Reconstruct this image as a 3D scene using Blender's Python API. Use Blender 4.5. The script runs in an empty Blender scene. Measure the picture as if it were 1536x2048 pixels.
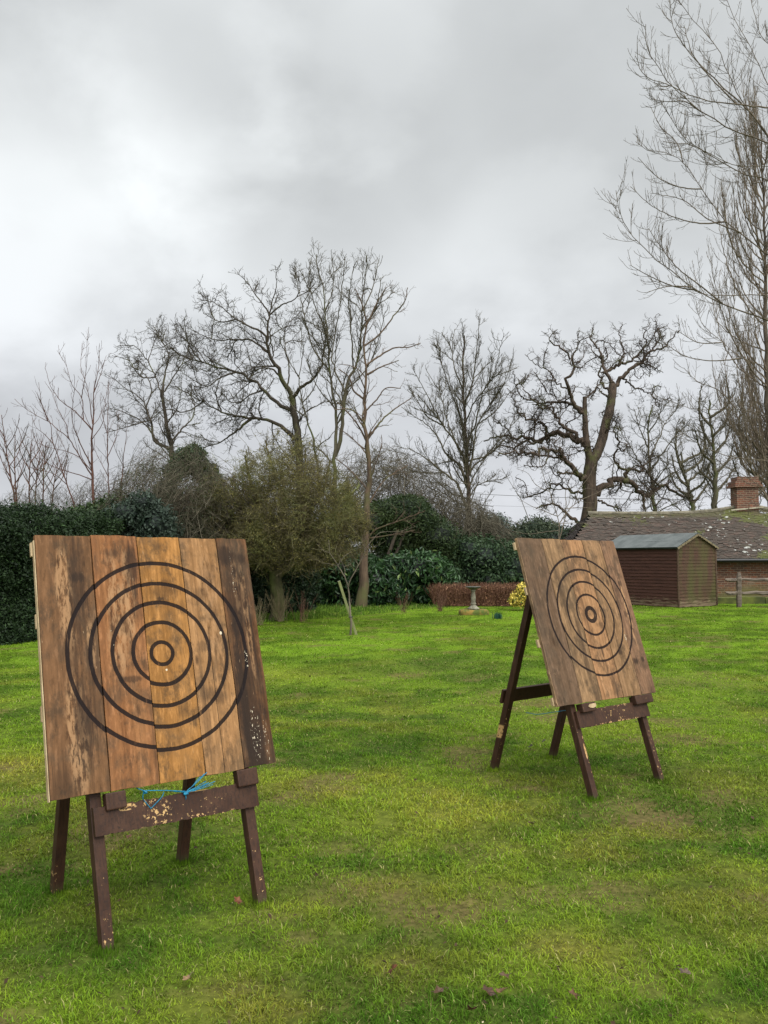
import bpy, math, random
import numpy as np
from mathutils import Vector, Matrix
rng = np.random.default_rng(7)
random.seed(7)
C = bpy.context.scene.collection
PI = math.pi
R = math.radians
# ------------------------------------------------------------------ camera
F_PX, PITCH, ROLL, CAMZ = 1634.13, 0.0551, -0.0055, 1.6
_c, _s = math.cos(PITCH), math.sin(PITCH)
Rv = np.array([1.0, 0, 0]); Uv = np.array([0, -_s, _c]); Fv = np.array([0, _c, _s])
cr, sr = math.cos(ROLL), math.sin(ROLL)
Rc = cr*Rv + sr*Uv; Uc = -sr*Rv + cr*Uv
cam = bpy.data.cameras.new('camera'); camo = bpy.data.objects.new('camera', cam); C.objects.link(camo)
cam.sensor_fit = 'VERTICAL'; cam.sensor_height = 24; cam.sensor_width = 18
cam.lens = 24*F_PX/2048; cam.clip_start = 0.05; cam.clip_end = 3000
M = Matrix.Identity(4)
for i in range(3):
    M[i][0] = Rc[i]; M[i][1] = Uc[i]; M[i][2] = -Fv[i]
M[2][3] = CAMZ
camo.matrix_world = M
bpy.context.scene.camera = camo
def at(px, py, D):
    """point seen at photo position (px, py), D metres ahead"""
    px = np.asarray(px, float); py = np.asarray(py, float); D = np.asarray(D, float)
    r = ((px-768)/F_PX)[..., None]*Rc - ((py-1024)/F_PX)[..., None]*Uc + Fv
    k = D/r[..., 1]
    p = r*k[..., None]; p[..., 2] += CAMZ
    return p
def gnd(px, py):
    r = ((px-768)/F_PX)*Rc - ((py-1024)/F_PX)*Uc + Fv
    k = -CAMZ/r[2]
    return float(r[0]*k), float(r[1]*k)
# ------------------------------------------------------------------ mesh helpers
def mk(name, V, F, mat, parent=None, smooth=False, col=None, mi=None, mats=None):
    """F: list of index arrays, each (n,k)"""
    V = np.asarray(V, np.float32)
    if isinstance(F, np.ndarray): F = [F]
    F = [np.asarray(f, np.int32) for f in F if len(f)]
    me = bpy.data.meshes.new(name)
    loops = np.concatenate([f.ravel() for f in F])
    tot = np.concatenate([np.full(len(f), f.shape[1], np.int32) for f in F])
    st = np.concatenate([[0], np.cumsum(tot)[:-1]]).astype(np.int32)
    me.vertices.add(len(V)); me.vertices.foreach_set('co', V.ravel())
    me.loops.add(len(loops)); me.loops.foreach_set('vertex_index', loops)
    me.polygons.add(len(tot)); me.polygons.foreach_set('loop_start', st); me.polygons.foreach_set('loop_total', tot)
    if mi is not None: me.polygons.foreach_set('material_index', np.asarray(mi, np.int32))
    me.polygons.foreach_set('use_smooth', np.full(len(tot), smooth))
    me.update(calc_edges=True)
    if col is not None:
        a = me.attributes.new('tint', 'FLOAT_COLOR', 'POINT')
        c = np.ones((len(V), 4), np.float32); c[:, :3] = col
        a.data.foreach_set('color', c.ravel())
    for m in (mats or [mat]): me.materials.append(m)
    o = bpy.data.objects.new(name, me); C.objects.link(o)
    if parent: o.parent = parent
    return o
class MB:
    def __init__(s): s.v = []; s.f = {}; s.n = 0
    def add(s, V, F):
        V = np.asarray(V, float); s.v.append(V)
        for f in (F if isinstance(F, list) else [F]):
            f = np.asarray(f, int)
            if f.ndim == 1: f = f[None]
            s.f.setdefault(f.shape[1], []).append(f+s.n)
        s.n += len(V); return s
    def box(s, a, b, M=None, bev=0.0):
        a = np.minimum(a, b).astype(float); b2 = np.maximum(a, b)
        (x0, y0, z0), (x1, y1, z1) = a, np.asarray(b, float)
        if bev <= 0:
            V = np.array([[x, y, z] for z in (z0, z1) for y in (y0, y1) for x in (x0, x1)])
            F = np.array([[0,2,3,1],[4,5,7,6],[0,1,5,4],[2,6,7,3],[0,4,6,2],[1,3,7,5]])
            F = [F]
        else:
            import bmesh
            bm = bmesh.new(); bmesh.ops.create_cube(bm, size=1)
            for v in bm.verts: v.co = Vector(((x0+x1)/2+v.co.x*(x1-x0), (y0+y1)/2+v.co.y*(y1-y0), (z0+z1)/2+v.co.z*(z1-z0)))
            bmesh.ops.bevel(bm, geom=list(bm.edges), offset=bev, segments=2, affect='EDGES', profile=.6)
            bm.verts.index_update()
            V = np.array([v.co[:] for v in bm.verts]); F = [np.array([[v.index for v in f.verts]]) for f in bm.faces]; bm.free()
        if M is not None: V = V @ np.array(M.to_3x3()).T + np.array(M.translation)
        return s.add(V, F)
    def bar(s, p, q, w, d, ref=(1, 0, 0), bev=0.003):
        """timber from p to q, w across ref, d the other way"""
        p = Vector(p); q = Vector(q); z = (q-p); L = z.length; z.normalize()
        x = Vector(ref); x = (x-z*x.dot(z)).normalized(); y = z.cross(x)
        m = Matrix((x, y, z)).transposed().to_4x4(); m.translation = p
        return s.box((-w/2, -d/2, 0), (w/2, d/2, L), m, bev)
    def build(s, name, mat, parent=None, smooth=False):
        V = np.concatenate(s.v); F = [np.concatenate(f) for f in s.f.values()]
        return mk(name, V, F, mat, parent, smooth)
def tube_np(P, Rr, k=4, cap=False):
    """P (n,S,3), Rr (n,S) -> V, F"""
    P = np.asarray(P, float); Rr = np.asarray(Rr, float)
    n, S, _ = P.shape
    T = np.gradient(P, axis=1); T /= np.linalg.norm(T, axis=2, keepdims=True)+1e-9
    ref = np.tile(np.array([[0.31, 0.92, 0.23]]), (n, 1)) + rng.normal(0, .25, (n, 3))
    ref /= np.linalg.norm(ref, axis=1, keepdims=True)
    A = np.cross(T, ref[:, None]); A /= np.linalg.norm(A, axis=2, keepdims=True)+1e-9
    B = np.cross(T, A)
    a = np.arange(k)/k*2*PI
    V = P[:, :, None] + Rr[:, :, None, None]*(np.cos(a)[None, None, :, None]*A[:, :, None]+np.sin(a)[None, None, :, None]*B[:, :, None])
    V = V.reshape(-1, 3)
    i = np.arange(n)[:, None, None]*S*k; j = np.arange(S-1)[None, :, None]*k; q = np.arange(k)[None, None, :]; q2 = (q+1) % k
    F = np.stack([i+j+q, i+j+q2, i+j+k+q2, i+j+k+q], -1).reshape(-1, 4)
    return V, F
def join(parts):
    n = 0; Vs = []; Fs = []
    for V, F in parts:
        Vs.append(V); Fs.append(F+n); n += len(V)
    return np.concatenate(Vs), np.concatenate(Fs)
def empty(name, loc=(0, 0, 0), M=None):
    o = bpy.data.objects.new(name, None); C.objects.link(o); o.location = loc; o.empty_display_size = .2
    if M is not None: o.matrix_world = M
    return o
def tag(o, label=None, cat=None, group=None, kind=None):
    if label: o['label'] = label
    if cat: o['category'] = cat
    if group: o['group'] = group
    if kind: o['kind'] = kind
    return o
# ------------------------------------------------------------------ numpy noise
_perm = rng.random((256, 256))
def vnoise(x, y):
    xi = np.floor(x).astype(int); yi = np.floor(y).astype(int); fx = x-xi; fy = y-yi
    fx = fx*fx*(3-2*fx); fy = fy*fy*(3-2*fy)
    g = lambda a, b: _perm[a & 255, b & 255]
    return (g(xi, yi)*(1-fx)+g(xi+1, yi)*fx)*(1-fy)+(g(xi, yi+1)*(1-fx)+g(xi+1, yi+1)*fx)*fy
def fbm(x, y, sc, o=4):
    t = 0; a = 1; s = 0
    for k in range(o):
        t = t+a*vnoise(x*sc+17.3*k+100, y*sc+9.1*k+100); s += a; a *= .55; sc = sc*2.03
    return t/s
# ------------------------------------------------------------------ materials
def lin(r, g, b):
    f = lambda c: (c/255/12.92) if c/255 <= .04045 else ((c/255+.055)/1.055)**2.4
    return (f(r), f(g), f(b))
class NT:
    def __init__(s, name):
        s.m = bpy.data.materials.new(name); s.m.use_nodes = True; s.t = s.m.node_tree
        s.b = s.t.nodes['Principled BSDF']; s.out = s.t.nodes['Material Output']
        s.b.inputs['Specular IOR Level'].default_value = .3
    def n(s, ty, **k):
        o = s.t.nodes.new(ty)
        for a, v in k.items(): setattr(o, a, v)
        return o
    def put(s, sock, v):
        if hasattr(v, 'node'): s.t.links.new(v, sock)
        elif isinstance(v, (tuple, list)) and len(v) == 3 and len(sock.default_value) == 4: sock.default_value = (*v, 1)
        else: sock.default_value = v
    def mth(s, op, a, b=None, c=None, clamp=False):
        o = s.n('ShaderNodeMath', operation=op, use_clamp=clamp)
        s.put(o.inputs[0], a)
        if b is not None: s.put(o.inputs[1], b)
        if c is not None: s.put(o.inputs[2], c)
        return o.outputs[0]
    def vec(s, kind='Object', scale=(1, 1, 1), loc=(0, 0, 0)):
        if kind == 'World': src = s.n('ShaderNodeNewGeometry').outputs['Position']
        else: src = s.n('ShaderNodeTexCoord').outputs[kind]
        mp = s.n('ShaderNodeMapping'); s.t.links.new(src, mp.inputs[0])
        mp.inputs['Scale'].default_value = scale; mp.inputs['Location'].default_value = loc
        return mp.outputs[0]
    def noise(s, v, sc=1, det=4, rough=.55, dist=0):
        o = s.n('ShaderNodeTexNoise'); s.t.links.new(v, o.inputs['Vector'])
        o.inputs['Scale'].default_value = sc; o.inputs['Detail'].default_value = det
        o.inputs['Roughness'].default_value = rough; o.inputs['Distortion'].default_value = dist
        return o.outputs['Fac']
    def sm(s, v, a, b, c=0., d=1.):
        o = s.n('ShaderNodeMapRange', interpolation_type='SMOOTHSTEP'); s.put(o.inputs[0], v)
        for i, x in enumerate((a, b, c, d)): s.put(o.inputs[1+i], x)
        return o.outputs[0]
    def mix(s, f, a, b, mode='MIX'):
        o = s.n('ShaderNodeMix', data_type='RGBA', blend_type=mode)
        s.put(o.inputs[0], f); s.put(o.inputs[6], a); s.put(o.inputs[7], b)
        return o.outputs[2]
    def base(s, c): s.put(s.b.inputs['Base Color'], c)
    def rough(s, v): s.put(s.b.inputs['Roughness'], v)
    def bump(s, h, st=.3, d=.01):
        o = s.n('ShaderNodeBump'); s.put(o.inputs['Height'], h); o.inputs['Strength'].default_value = st; o.inputs['Distance'].default_value = d
        s.t.links.new(o.outputs[0], s.b.inputs['Normal'])
    def sep(s, v):
        o = s.n('ShaderNodeSeparateXYZ'); s.t.links.new(v, o.inputs[0]); return o.outputs
def leafmat(name, rough=.5, trans=.25, spec=.35):
    t = NT(name); a = t.n('ShaderNodeAttribute', attribute_name='tint')
    t.base(a.outputs['Color']); t.rough(rough); t.b.inputs['Specular IOR Level'].default_value = spec
    if trans:
        tr = t.n('ShaderNodeBsdfTranslucent'); t.t.links.new(a.outputs['Color'], tr.inputs[0])
        mx = t.n('ShaderNodeMixShader'); mx.inputs[0].default_value = trans
        t.t.links.new(t.b.outputs[0], mx.inputs[1]); t.t.links.new(tr.outputs[0], mx.inputs[2]); t.t.links.new(mx.outputs[0], t.out.inputs[0])
    return t.m
def barkmat(name, c1, c2, moss=None, mossamt=.4, sc=3):
    t = NT(name); v = t.vec('World', (sc, sc, sc*.25))
    n = t.noise(v, 3, 6, .65); c = t.mix(t.sm(n, .3, .7), c1, c2)
    if moss:
        m = t.noise(t.vec('World', (1.1, 1.1, .7)), 1.3, 4); c = t.mix(t.sm(m, .62-mossamt*.3, .75-mossamt*.2, 0, .85), c, moss)
    t.base(c); t.rough(.9); t.bump(n, .6, .03)
    return t.m
def plainmat(name, c1, c2, sc=6, rough=.7, stretch=(1, 1, 1), kind='Object', bump=.2):
    t = NT(name); n = t.noise(t.vec(kind, stretch), sc, 5); t.base(t.mix(t.sm(n, .3, .7), c1, c2)); t.rough(rough)
    if bump: t.bump(n, bump, .01)
    return t.m
# ------------------------------------------------------------------ world: overcast
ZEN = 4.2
w = bpy.data.worlds.new('World'); bpy.context.scene.world = w; w.use_nodes = True
nt = w.node_tree; nt.nodes.clear()
SUN_EL, SUN_AZ = R(42), R(150)      # azimuth measured clockwise from +Y
def wn(ty, **k):
    o = nt.nodes.new(ty)
    for a, v in k.items(): setattr(o, a, v)
    return o
def wl(a, b): nt.links.new(a, b)
def wm(op, a, b=None, clamp=False):
    o = wn('ShaderNodeMath', operation=op, use_clamp=clamp)
    for i, v in enumerate((a, b)):
        if v is None: continue
        if hasattr(v, 'node'): wl(v, o.inputs[i])
        else: o.inputs[i].default_value = v
    return o.outputs[0]
def wmr(v, a, b, c, d):
    o = wn('ShaderNodeMapRange', interpolation_type='SMOOTHSTEP'); wl(v, o.inputs[0])
    for i, x in enumerate((a, b, c, d)): o.inputs[1+i].default_value = x
    return o.outputs[0]
sky = wn('ShaderNodeTexSky', sky_type='NISHITA', sun_disc=False, sun_elevation=SUN_EL, sun_rotation=SUN_AZ)
sky.air_density = 1; sky.dust_density = 3
b1 = wn('ShaderNodeBackground'); wl(sky.outputs[0], b1.inputs[0]); b1.inputs[1].default_value = .07
tc = wn('ShaderNodeTexCoord'); sp = wn('ShaderNodeSeparateXYZ'); wl(tc.outputs['Generated'], sp.inputs[0])
X, Y, Z = sp.outputs
zz = wm('ADD', wm('MAXIMUM', Z, 0.0), .42)
cv = wn('ShaderNodeCombineXYZ'); wl(wm('DIVIDE', X, zz), cv.inputs[0]); wl(wm('DIVIDE', Y, zz), cv.inputs[1]); cv.inputs[2].default_value = 3.7
def wnoise(sc, det, rough, dist, off):
    mp = wn('ShaderNodeMapping'); wl(cv.outputs[0], mp.inputs[0]); mp.inputs['Location'].default_value = off
    o = wn('ShaderNodeTexNoise'); wl(mp.outputs[0], o.inputs['Vector']); o.inputs['Scale'].default_value = sc
    o.inputs['Detail'].default_value = det; o.inputs['Roughness'].default_value = rough; o.inputs['Distortion'].default_value = dist
    return o.outputs['Fac']
n1 = wnoise(1.3, 5, .5, .2, (0, 0, 0)); n2 = wnoise(3.6, 6, .5, .1, (4, 2, 0))
cl = wm('ADD', wm('MULTIPLY', n1, .55), wm('MULTIPLY', n2, .45))
def blob(px, py, wdt, amt):
    """a brighter or darker bank of cloud in one direction of the sky"""
    d = at(px, py, 1.0) - np.array([0, 0, CAMZ]); d = d/np.linalg.norm(d)
    dp = wn('ShaderNodeVectorMath', operation='DOT_PRODUCT'); wl(tc.outputs['Generated'], dp.inputs[0]); dp.inputs[1].default_value = tuple(d)
    dd = wm('ADD', dp.outputs['Value'], wm('MULTIPLY', wm('SUBTRACT', n2, .5), .035))
    return wm('MULTIPLY', wmr(dd, math.cos(wdt), 1.0, 0, 1), amt)
acc = wmr(cl, .36, .66, .65, .85)
for b in SKYBLOBS if 'SKYBLOBS' in globals() else [(30,420,.25,.30),(350,150,.16,.10),(700,110,.12,.09),(620,290,.19,-.13),(1250,110,.28,-.12),(1120,500,.14,.08),(120,700,.2,-.12),(1000,930,.3,.06),(0,20,.22,-.12),(420,480,.14,.06),(1100,380,.16,-.04)]:
    acc = wm('ADD', acc, blob(*b))
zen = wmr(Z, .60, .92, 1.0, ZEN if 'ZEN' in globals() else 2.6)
# extra glow behind the camera, added round the hidden sun to light the boards
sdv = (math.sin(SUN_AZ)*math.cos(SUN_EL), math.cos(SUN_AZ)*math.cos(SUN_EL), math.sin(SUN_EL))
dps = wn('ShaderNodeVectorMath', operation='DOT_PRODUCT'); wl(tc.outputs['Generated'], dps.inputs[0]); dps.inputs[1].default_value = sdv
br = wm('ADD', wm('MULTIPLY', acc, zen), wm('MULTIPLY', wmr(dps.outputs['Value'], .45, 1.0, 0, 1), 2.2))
tint = wn('ShaderNodeMix', data_type='RGBA'); wl(wmr(Z, .0, .45, 0, 1), tint.inputs[0])
tint.inputs[6].default_value = (.965, .99, 1.05, 1); tint.inputs[7].default_value = (.965, 1.0, 1.01, 1)
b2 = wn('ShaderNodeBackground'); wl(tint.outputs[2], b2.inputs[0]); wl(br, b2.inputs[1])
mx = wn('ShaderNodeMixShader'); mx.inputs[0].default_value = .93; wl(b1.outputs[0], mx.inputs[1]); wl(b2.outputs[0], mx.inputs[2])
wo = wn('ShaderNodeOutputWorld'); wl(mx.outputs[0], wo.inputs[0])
sl = bpy.data.lights.new('sun', 'SUN'); sl.energy = 1.5; sl.angle = R(14); sl.color = (1, .95, .88)
so = bpy.data.objects.new('sun', sl); C.objects.link(so)
sd = Vector((math.sin(SUN_AZ)*math.cos(SUN_EL), math.cos(SUN_AZ)*math.cos(SUN_EL), math.sin(SUN_EL)))
so.rotation_euler = sd.to_track_quat('Z', 'Y').to_euler()
vs = bpy.context.scene.view_settings; vs.view_transform = 'Standard'; vs.look = 'None'; vs.exposure = 0; vs.gamma = 1
GD = 1.0
# ================================================================== LAWN
MUD = [(1290,1625,.33,.22,1.0),(1062,1572,.14,.045,1.1),(700,1775,.22,.12,.7),(520,1838,.10,.07,.8),(595,1872,.10,.05,.9),
       (915,1682,.09,.04,.9),(522,1965,.10,.05,.7),(1270,1960,.16,.08,.5),(745,1775,.09,.05,.8),(1300,1500,.25,.1,.35),(690,1690,.2,.1,.45),
       (30,1738,.12,.05,.8),(1470,1660,.2,.1,.5),(1480,1800,.1,.06,.5),(1180,1385,.5,.3,.4),(1360,1362,.9,.35,.5),(860,1330,.9,.5,.25),(1085,1900,.15,.08,.4),(960,1700,.2,.1,.3)]
MUDW = [(*gnd(a, b), c, d, e) for a, b, c, d, e in MUD]
DARK = [(1130,1370,1.0,.8,.8),(870,1325,1.2,.9,.9),(300,1700,.6,.5,.55),(950,1790,.5,.35,.5),(640,1900,.3,.2,.5),(700,1980,.3,.15,.6),(1180,1530,.8,.5,.7),(480,1640,.5,.5,.4),(150,1880,.3,.2,.4),(760,1480,.8,.5,.5),(1400,1850,.3,.2,.45)]
DARKW = [(*gnd(a, b), c, d, e) for a, b, c, d, e in DARK]
YEL = [(30,1530,.5,.3,1.0),(600,1560,.6,.25,.5),(530,1350,1.4,.5,.4),(200,1820,.2,.15,.5),(480,1990,.25,.15,.7),(860,1640,.5,.3,.5),(1090,1560,.5,.2,.6),(1150,1900,.25,.12,.7),(1440,1560,.5,.3,.5),(820,1790,.3,.2,.5),(620,1800,.3,.2,.4),(1250,1450,.6,.3,.3),(870,1930,.2,.12,.5)]
YELW = [(*gnd(a, b), c, d, e) for a, b, c, d, e in YEL]
def blobs(x, y, L):
    t = np.zeros_like(x)
    wx = x+.12*(fbm(x, y, 2.5)-.5)*2; wy = y+.12*(fbm(x+9, y, 2.5)-.5)*2
    for cx, cy, rx_, ry_, a in L:
        k = 1.0 + 0*cy
        t = np.maximum(t, a*np.exp(-(((wx-cx)/rx_)**2+((wy-cy)/(ry_*1.6))**2)))
    return t
def mudf(x, y):
    m = blobs(x, y, MUDW)*(.35+1.3*fbm(x, y, 7))
    s = np.clip((fbm(x+3, y+5, 1.9, 5)-.61)*8, 0, 1)*.75 + np.clip((fbm(x+13, y+5, 6, 3)-.76)*8, 0, 1)*.6
    return np.clip(np.maximum(m, s), 0, 1)
def grasscol(x, y):
    """the colour the turf itself has at a place"""
    n = x.shape[0]
    a = fbm(x, y, .55, 4); b = fbm(x+31, y+7, 1.9, 4); c = fbm(x+5, y+50, 6, 3)
    far = np.clip((y-6)/8, 0, 1)
    g1 = np.array(GC[0]); g2 = np.array(GC[1]); g3 = np.array(GC[2]); gf = np.array(GC[3])
    k = np.clip((a-.5)*3.2+(b-.5)*2.8+(c-.5)*2.2+.5, 0, 1)[:, None]
    col = g1*(1-k)+g2*k
    col = col*(1-.85*far[:, None])+(gf*(.66+.66*k))*(.85*far[:, None])
    yl = np.clip(blobs(x, y, YELW)*.95+np.clip((fbm(x+70, y+3, 1.3, 4)-.56)*3.0, 0, .6)*(1-.7*far), 0, 1)[:, None]
    col = col*(1-yl*.7)+g3*yl*.7
    dk = blobs(x, y, DARKW)[:, None]
    col = col*(1-dk*.55)+np.array(GC[4])*dk*.55
    return col
GC = [(.052,.118,.009),(.160,.245,.018),(.33,.28,.045),(.104,.180,.012),(.040,.092,.010)]
xs = np.unique(np.concatenate([np.linspace(-600, -14, 16), np.arange(-14, 17, .16), np.linspace(17, 600, 16)]))
ys = np.unique(np.concatenate([np.linspace(-80, 1.2, 8), np.arange(1.2, 9, .05), np.arange(9, 34, .2), np.linspace(34, 1500, 16)]))
gx, gy = np.meshgrid(xs, ys); gx_, gy_ = gx.ravel(), gy.ravel()
def hgt(x, y):
    h = (fbm(x, y, 1.1, 4)-.5)*.05+(fbm(x+7, y, 5, 3)-.5)*.02
    bx, by = gnd(945, 1240)
    h = h + .10*np.exp(-(((x-bx)/1.1)**2+((y-by)/1.0)**2))
    return h*np.clip((60-y)/20, 0, 1)*np.clip((30-np.abs(x))/10, 0, 1)
gz = hgt(gx_, gy_)-.012
nx = len(xs); ny = len(ys)
I = (np.arange(ny-1)[:, None]*nx+np.arange(nx-1)[None]).ravel()
mud = mudf(gx_, gy_)[:, None]
gc = grasscol(gx_, gy_)
soil = np.array([.105, .078, .034])
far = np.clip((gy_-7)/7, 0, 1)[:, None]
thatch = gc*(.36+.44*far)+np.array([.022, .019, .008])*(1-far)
gc = thatch*(1-mud)+soil*mud
t = NT('lawn_soil'); a = t.n('ShaderNodeAttribute', attribute_name='tint')
t.b.inputs['Specular IOR Level'].default_value = .03; nn = t.noise(t.vec('World'), 22, 6, .7); n2_ = t.noise(t.vec('World', (1, .45, 1)), 5, 5, .65)
c = t.mix(t.sm(nn, .3, .7, 0, 1), (.55, .55, .55), (1.35, 1.3, 1.3)); c = t.mix(1.0, a.outputs['Color'], c, 'MULTIPLY')
c = t.mix(t.sm(n2_, .35, .65, .25, 0), c, (.05, .08, .012))
t.base(c); t.rough(.95); t.bump(nn, .6, .02)
gz = gz+(fbm(gx_+2, gy_+8, 9, 2)-.5)*.02*np.clip((12-gy_)/4, 0, 1)
tag(mk('lawn_ground', np.stack([gx_, gy_, gz], 1), np.stack([I, I+1, I+nx+1, I+nx], 1), t.m, col=gc, smooth=True), kind='structure')

def bedmask(x, y):
    """1 inside the rough grass strip in front of the laurel"""
    p0 = gnd(430, 1252); p1 = gnd(700, 1232); p2 = gnd(905, 1212)
    yl = np.interp(x, [p0[0]-4, p0[0], p1[0], p2[0], p2[0]+.5], [p0[1]-2.4, p0[1], p1[1], p2[1], 60])
    return y > yl + .35*(fbm(x, y, 1.2)-.5)
def blades(n, y0, y1, hmin, hmax, wid, m=.8, seed=0, sel=None, colf=None, lean=(.25, 1.0)):
    y = y0+(y1-y0)*rng.random(n)
    x = (rng.random(n)-.5)*2*(.5*y+m)+0.03*y
    k = rng.random(n) > np.maximum(mudf(x, y)*.93, np.clip((.44-fbm(x+2, y+8, 9, 2))*4, 0, .6))
    if sel is not None: k &= sel(x, y)
    x, y = x[k], y[k]; n = len(x)
    z = hgt(x, y)-.012
    az = rng.random(n)*2*PI; cl_ = fbm(x+2, y+8, 9, 2)
    cl2_ = fbm(x+40, y+3, 4, 3); h = (hmin+(hmax-hmin)*rng.random(n)**1.3)*np.clip(.25+1.5*cl_*(.4+1.2*cl2_), .3, 2.2)
    ln = lean[0]+(lean[1]-lean[0])*rng.random(n)
    ln2 = np.minimum(ln+.5+.4*rng.random(n), 1.75)
    dx, dy = np.cos(az), np.sin(az)
    wa = az+PI/2+rng.normal(0, .4, n); wx, wy = np.cos(wa)*wid/2, np.sin(wa)*wid/2
    wv = rng.uniform(.6, 1.4, n); wx = wx*wv; wy = wy*wv
    b = np.stack([x, y, z], 1)
    m1 = b+np.stack([dx*np.sin(ln)*h*.5, dy*np.sin(ln)*h*.5, np.cos(ln)*h*.5], 1)
    tp = m1+np.stack([dx*np.sin(ln2)*h*.5, dy*np.sin(ln2)*h*.5, np.cos(ln2)*h*.5], 1)
    W = np.stack([wx, wy, 0*wx], 1)
    V = np.stack([b-W, b+W, m1+W*.8, m1-W*.8, tp], 1)
    col = (colf or grasscol)(x, y)
    r = rng.random(n)[:, None]
    col = col*(.60+.85*rng.random((n, 1)))
    straw = np.array([.36, .33, .13]); col = np.where(r > .955, straw*(.6+.5*rng.random((n, 1))), col)
    lime = np.array([.19, .33, .05]); col = np.where((r < .10), col*.5+lime*.5, col)
    i = np.arange(n)[:, None]*5
    return V.reshape(-1, 3), i+np.array([0, 1, 2, 3]), i+np.array([3, 2, 4]), np.repeat(col, 5, 0)
GS = []
GS.append(blades(int(215000*GD), 1.8, 4.2, .012, .040, .0036, 1.7))
GS.append(blades(int(245000*GD), 4.2, 8, .012, .040, .0054, 1.8))
GS.append(blades(int(190000*GD), 8, 15, .012, .036, .0085, 2.0))
GS.append(blades(int(165000*GD), 15, 29, .012, .034, .015, 2.5, sel=lambda x, y: ~bedmask(x, y)))
def join_g(GS):
    n = 0; V = []; Q = []; T = []; K = []
    for v, q, t_, c_ in GS:
        V.append(v); Q.append(q+n); T.append(t_+n); K.append(c_); n += len(v)
    return np.concatenate(V), [np.concatenate(Q), np.concatenate(T)], np.concatenate(K)
gm = leafmat('grass_blade', .8, .35, .04)
for (fx_, fy_) in [(ex+lx*math.cos(yw)-ly*math.sin(yw), ey+lx*math.sin(yw)+ly*math.cos(yw)) for (ex, ey, yw, D_) in ((-.8528, 3.6572, .6933, .7637), (1.6771, 5.6837, .643, .9975)) for (lx, ly) in ((-.3635, .02), (.3635, .02), (-.3276, D_), (.3276, D_))]:
    n_ = 260; a_ = rng.random(n_)*2*PI; r_ = .028+.055*rng.random(n_)**1.5; x_ = fx_+np.cos(a_)*r_; y_ = fy_+np.sin(a_)*r_
    h_ = rng.uniform(.015, .042, n_); k_ = rng.uniform(.2, .7, n_); w0_ = .002*np.stack([-np.sin(a_), np.cos(a_), 0*a_], 1); b_ = np.stack([x_, y_, hgt(x_, y_)-.012], 1); d_ = np.stack([np.cos(a_), np.sin(a_), 0*a_], 1)*rng.uniform(-.3, 1, (n_, 1))
    m_ = b_+d_*(h_*k_*.4)[:, None]+np.array([0, 0, 1])*(h_*.6)[:, None]; t_ = b_+d_*(h_*k_)[:, None]+np.array([0, 0, 1])*h_[:, None]; i_ = np.arange(n_)[:, None]*5
    GS.append((np.stack([b_-w0_, b_+w0_, m_+w0_*.8, m_-w0_*.8, t_], 1).reshape(-1, 3), i_+np.array([0, 1, 2, 3]), i_+np.array([3, 2, 4]), np.repeat(grasscol(x_, y_)*rng.uniform(.8, 1.4, (n_, 1)), 5, 0)))
v, f, c_ = join_g(GS)
tag(mk('lawn_grass', v, f, gm, col=c_), 'short patchy green lawn grass with yellow and muddy spots', 'grass', kind='stuff')
nL = 2600; yl_ = 2.2+24*rng.random(nL)**1.5; xl_ = (rng.random(nL)-.5)*2*(.5*yl_+1.2); kk = ~bedmask(xl_, yl_); xl_, yl_ = xl_[kk], yl_[kk]; nL = len(xl_)
sz = rng.uniform(.004, .012, nL)*(1+yl_*.06); az_ = rng.random(nL)*2*PI; zl_ = hgt(xl_, yl_)+.004+.012*rng.random(nL)
ux = np.stack([np.cos(az_), np.sin(az_), rng.normal(0, .35, nL)], 1)*sz[:, None]; uy = np.stack([-np.sin(az_), np.cos(az_), rng.normal(0, .35, nL)], 1)*sz[:, None]*rng.uniform(.15, .9, (nL, 1)); pl_ = np.stack([xl_, yl_, zl_], 1); lift_ = np.array([0, 0, 1])*sz[:, None]*rng.uniform(0, .6, (nL, 1))
cl3 = np.where(rng.random((nL, 1)) < .93, np.array([.040, .026, .014]), np.array([.42, .34, .22]))*rng.uniform(.6, 1.4, (nL, 1)); sm_ = np.where(cl3[:, :1] > .15, .35, 1.)
ux = ux*sm_; uy = uy*sm_
V_ = np.stack([pl_-ux, pl_-uy*.8+lift_, pl_+ux*.9, pl_+uy+lift_*.5], 1).reshape(-1, 3)
tag(mk('leaf_litter', V_, np.arange(nL)[:, None]*4+np.array([0, 1, 2, 3]), leafmat('litter', .8, 0, .1), col=np.repeat(cl3, 4, 0)), 'tiny dark leaf scraps and worm casts scattered over the lawn', 'litter', kind='stuff')
def bedcol(x, y):
    k = fbm(x, y, 1.5)[:, None]; return np.array([.045, .085, .016])*(1-k)+np.array([.10, .17, .025])*k
bs = [blades(90000, 15, 29, .06, .17, .015, 1.0, sel=lambda x, y: bedmask(x, y) & (x < 6), colf=bedcol, lean=(.1, .7))]
v, f, c_ = join_g(bs)
tag(mk('rough_grass', v, f, gm, col=c_), 'longer darker rough grass along the foot of the laurel', 'rough grass', kind='stuff')

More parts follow.
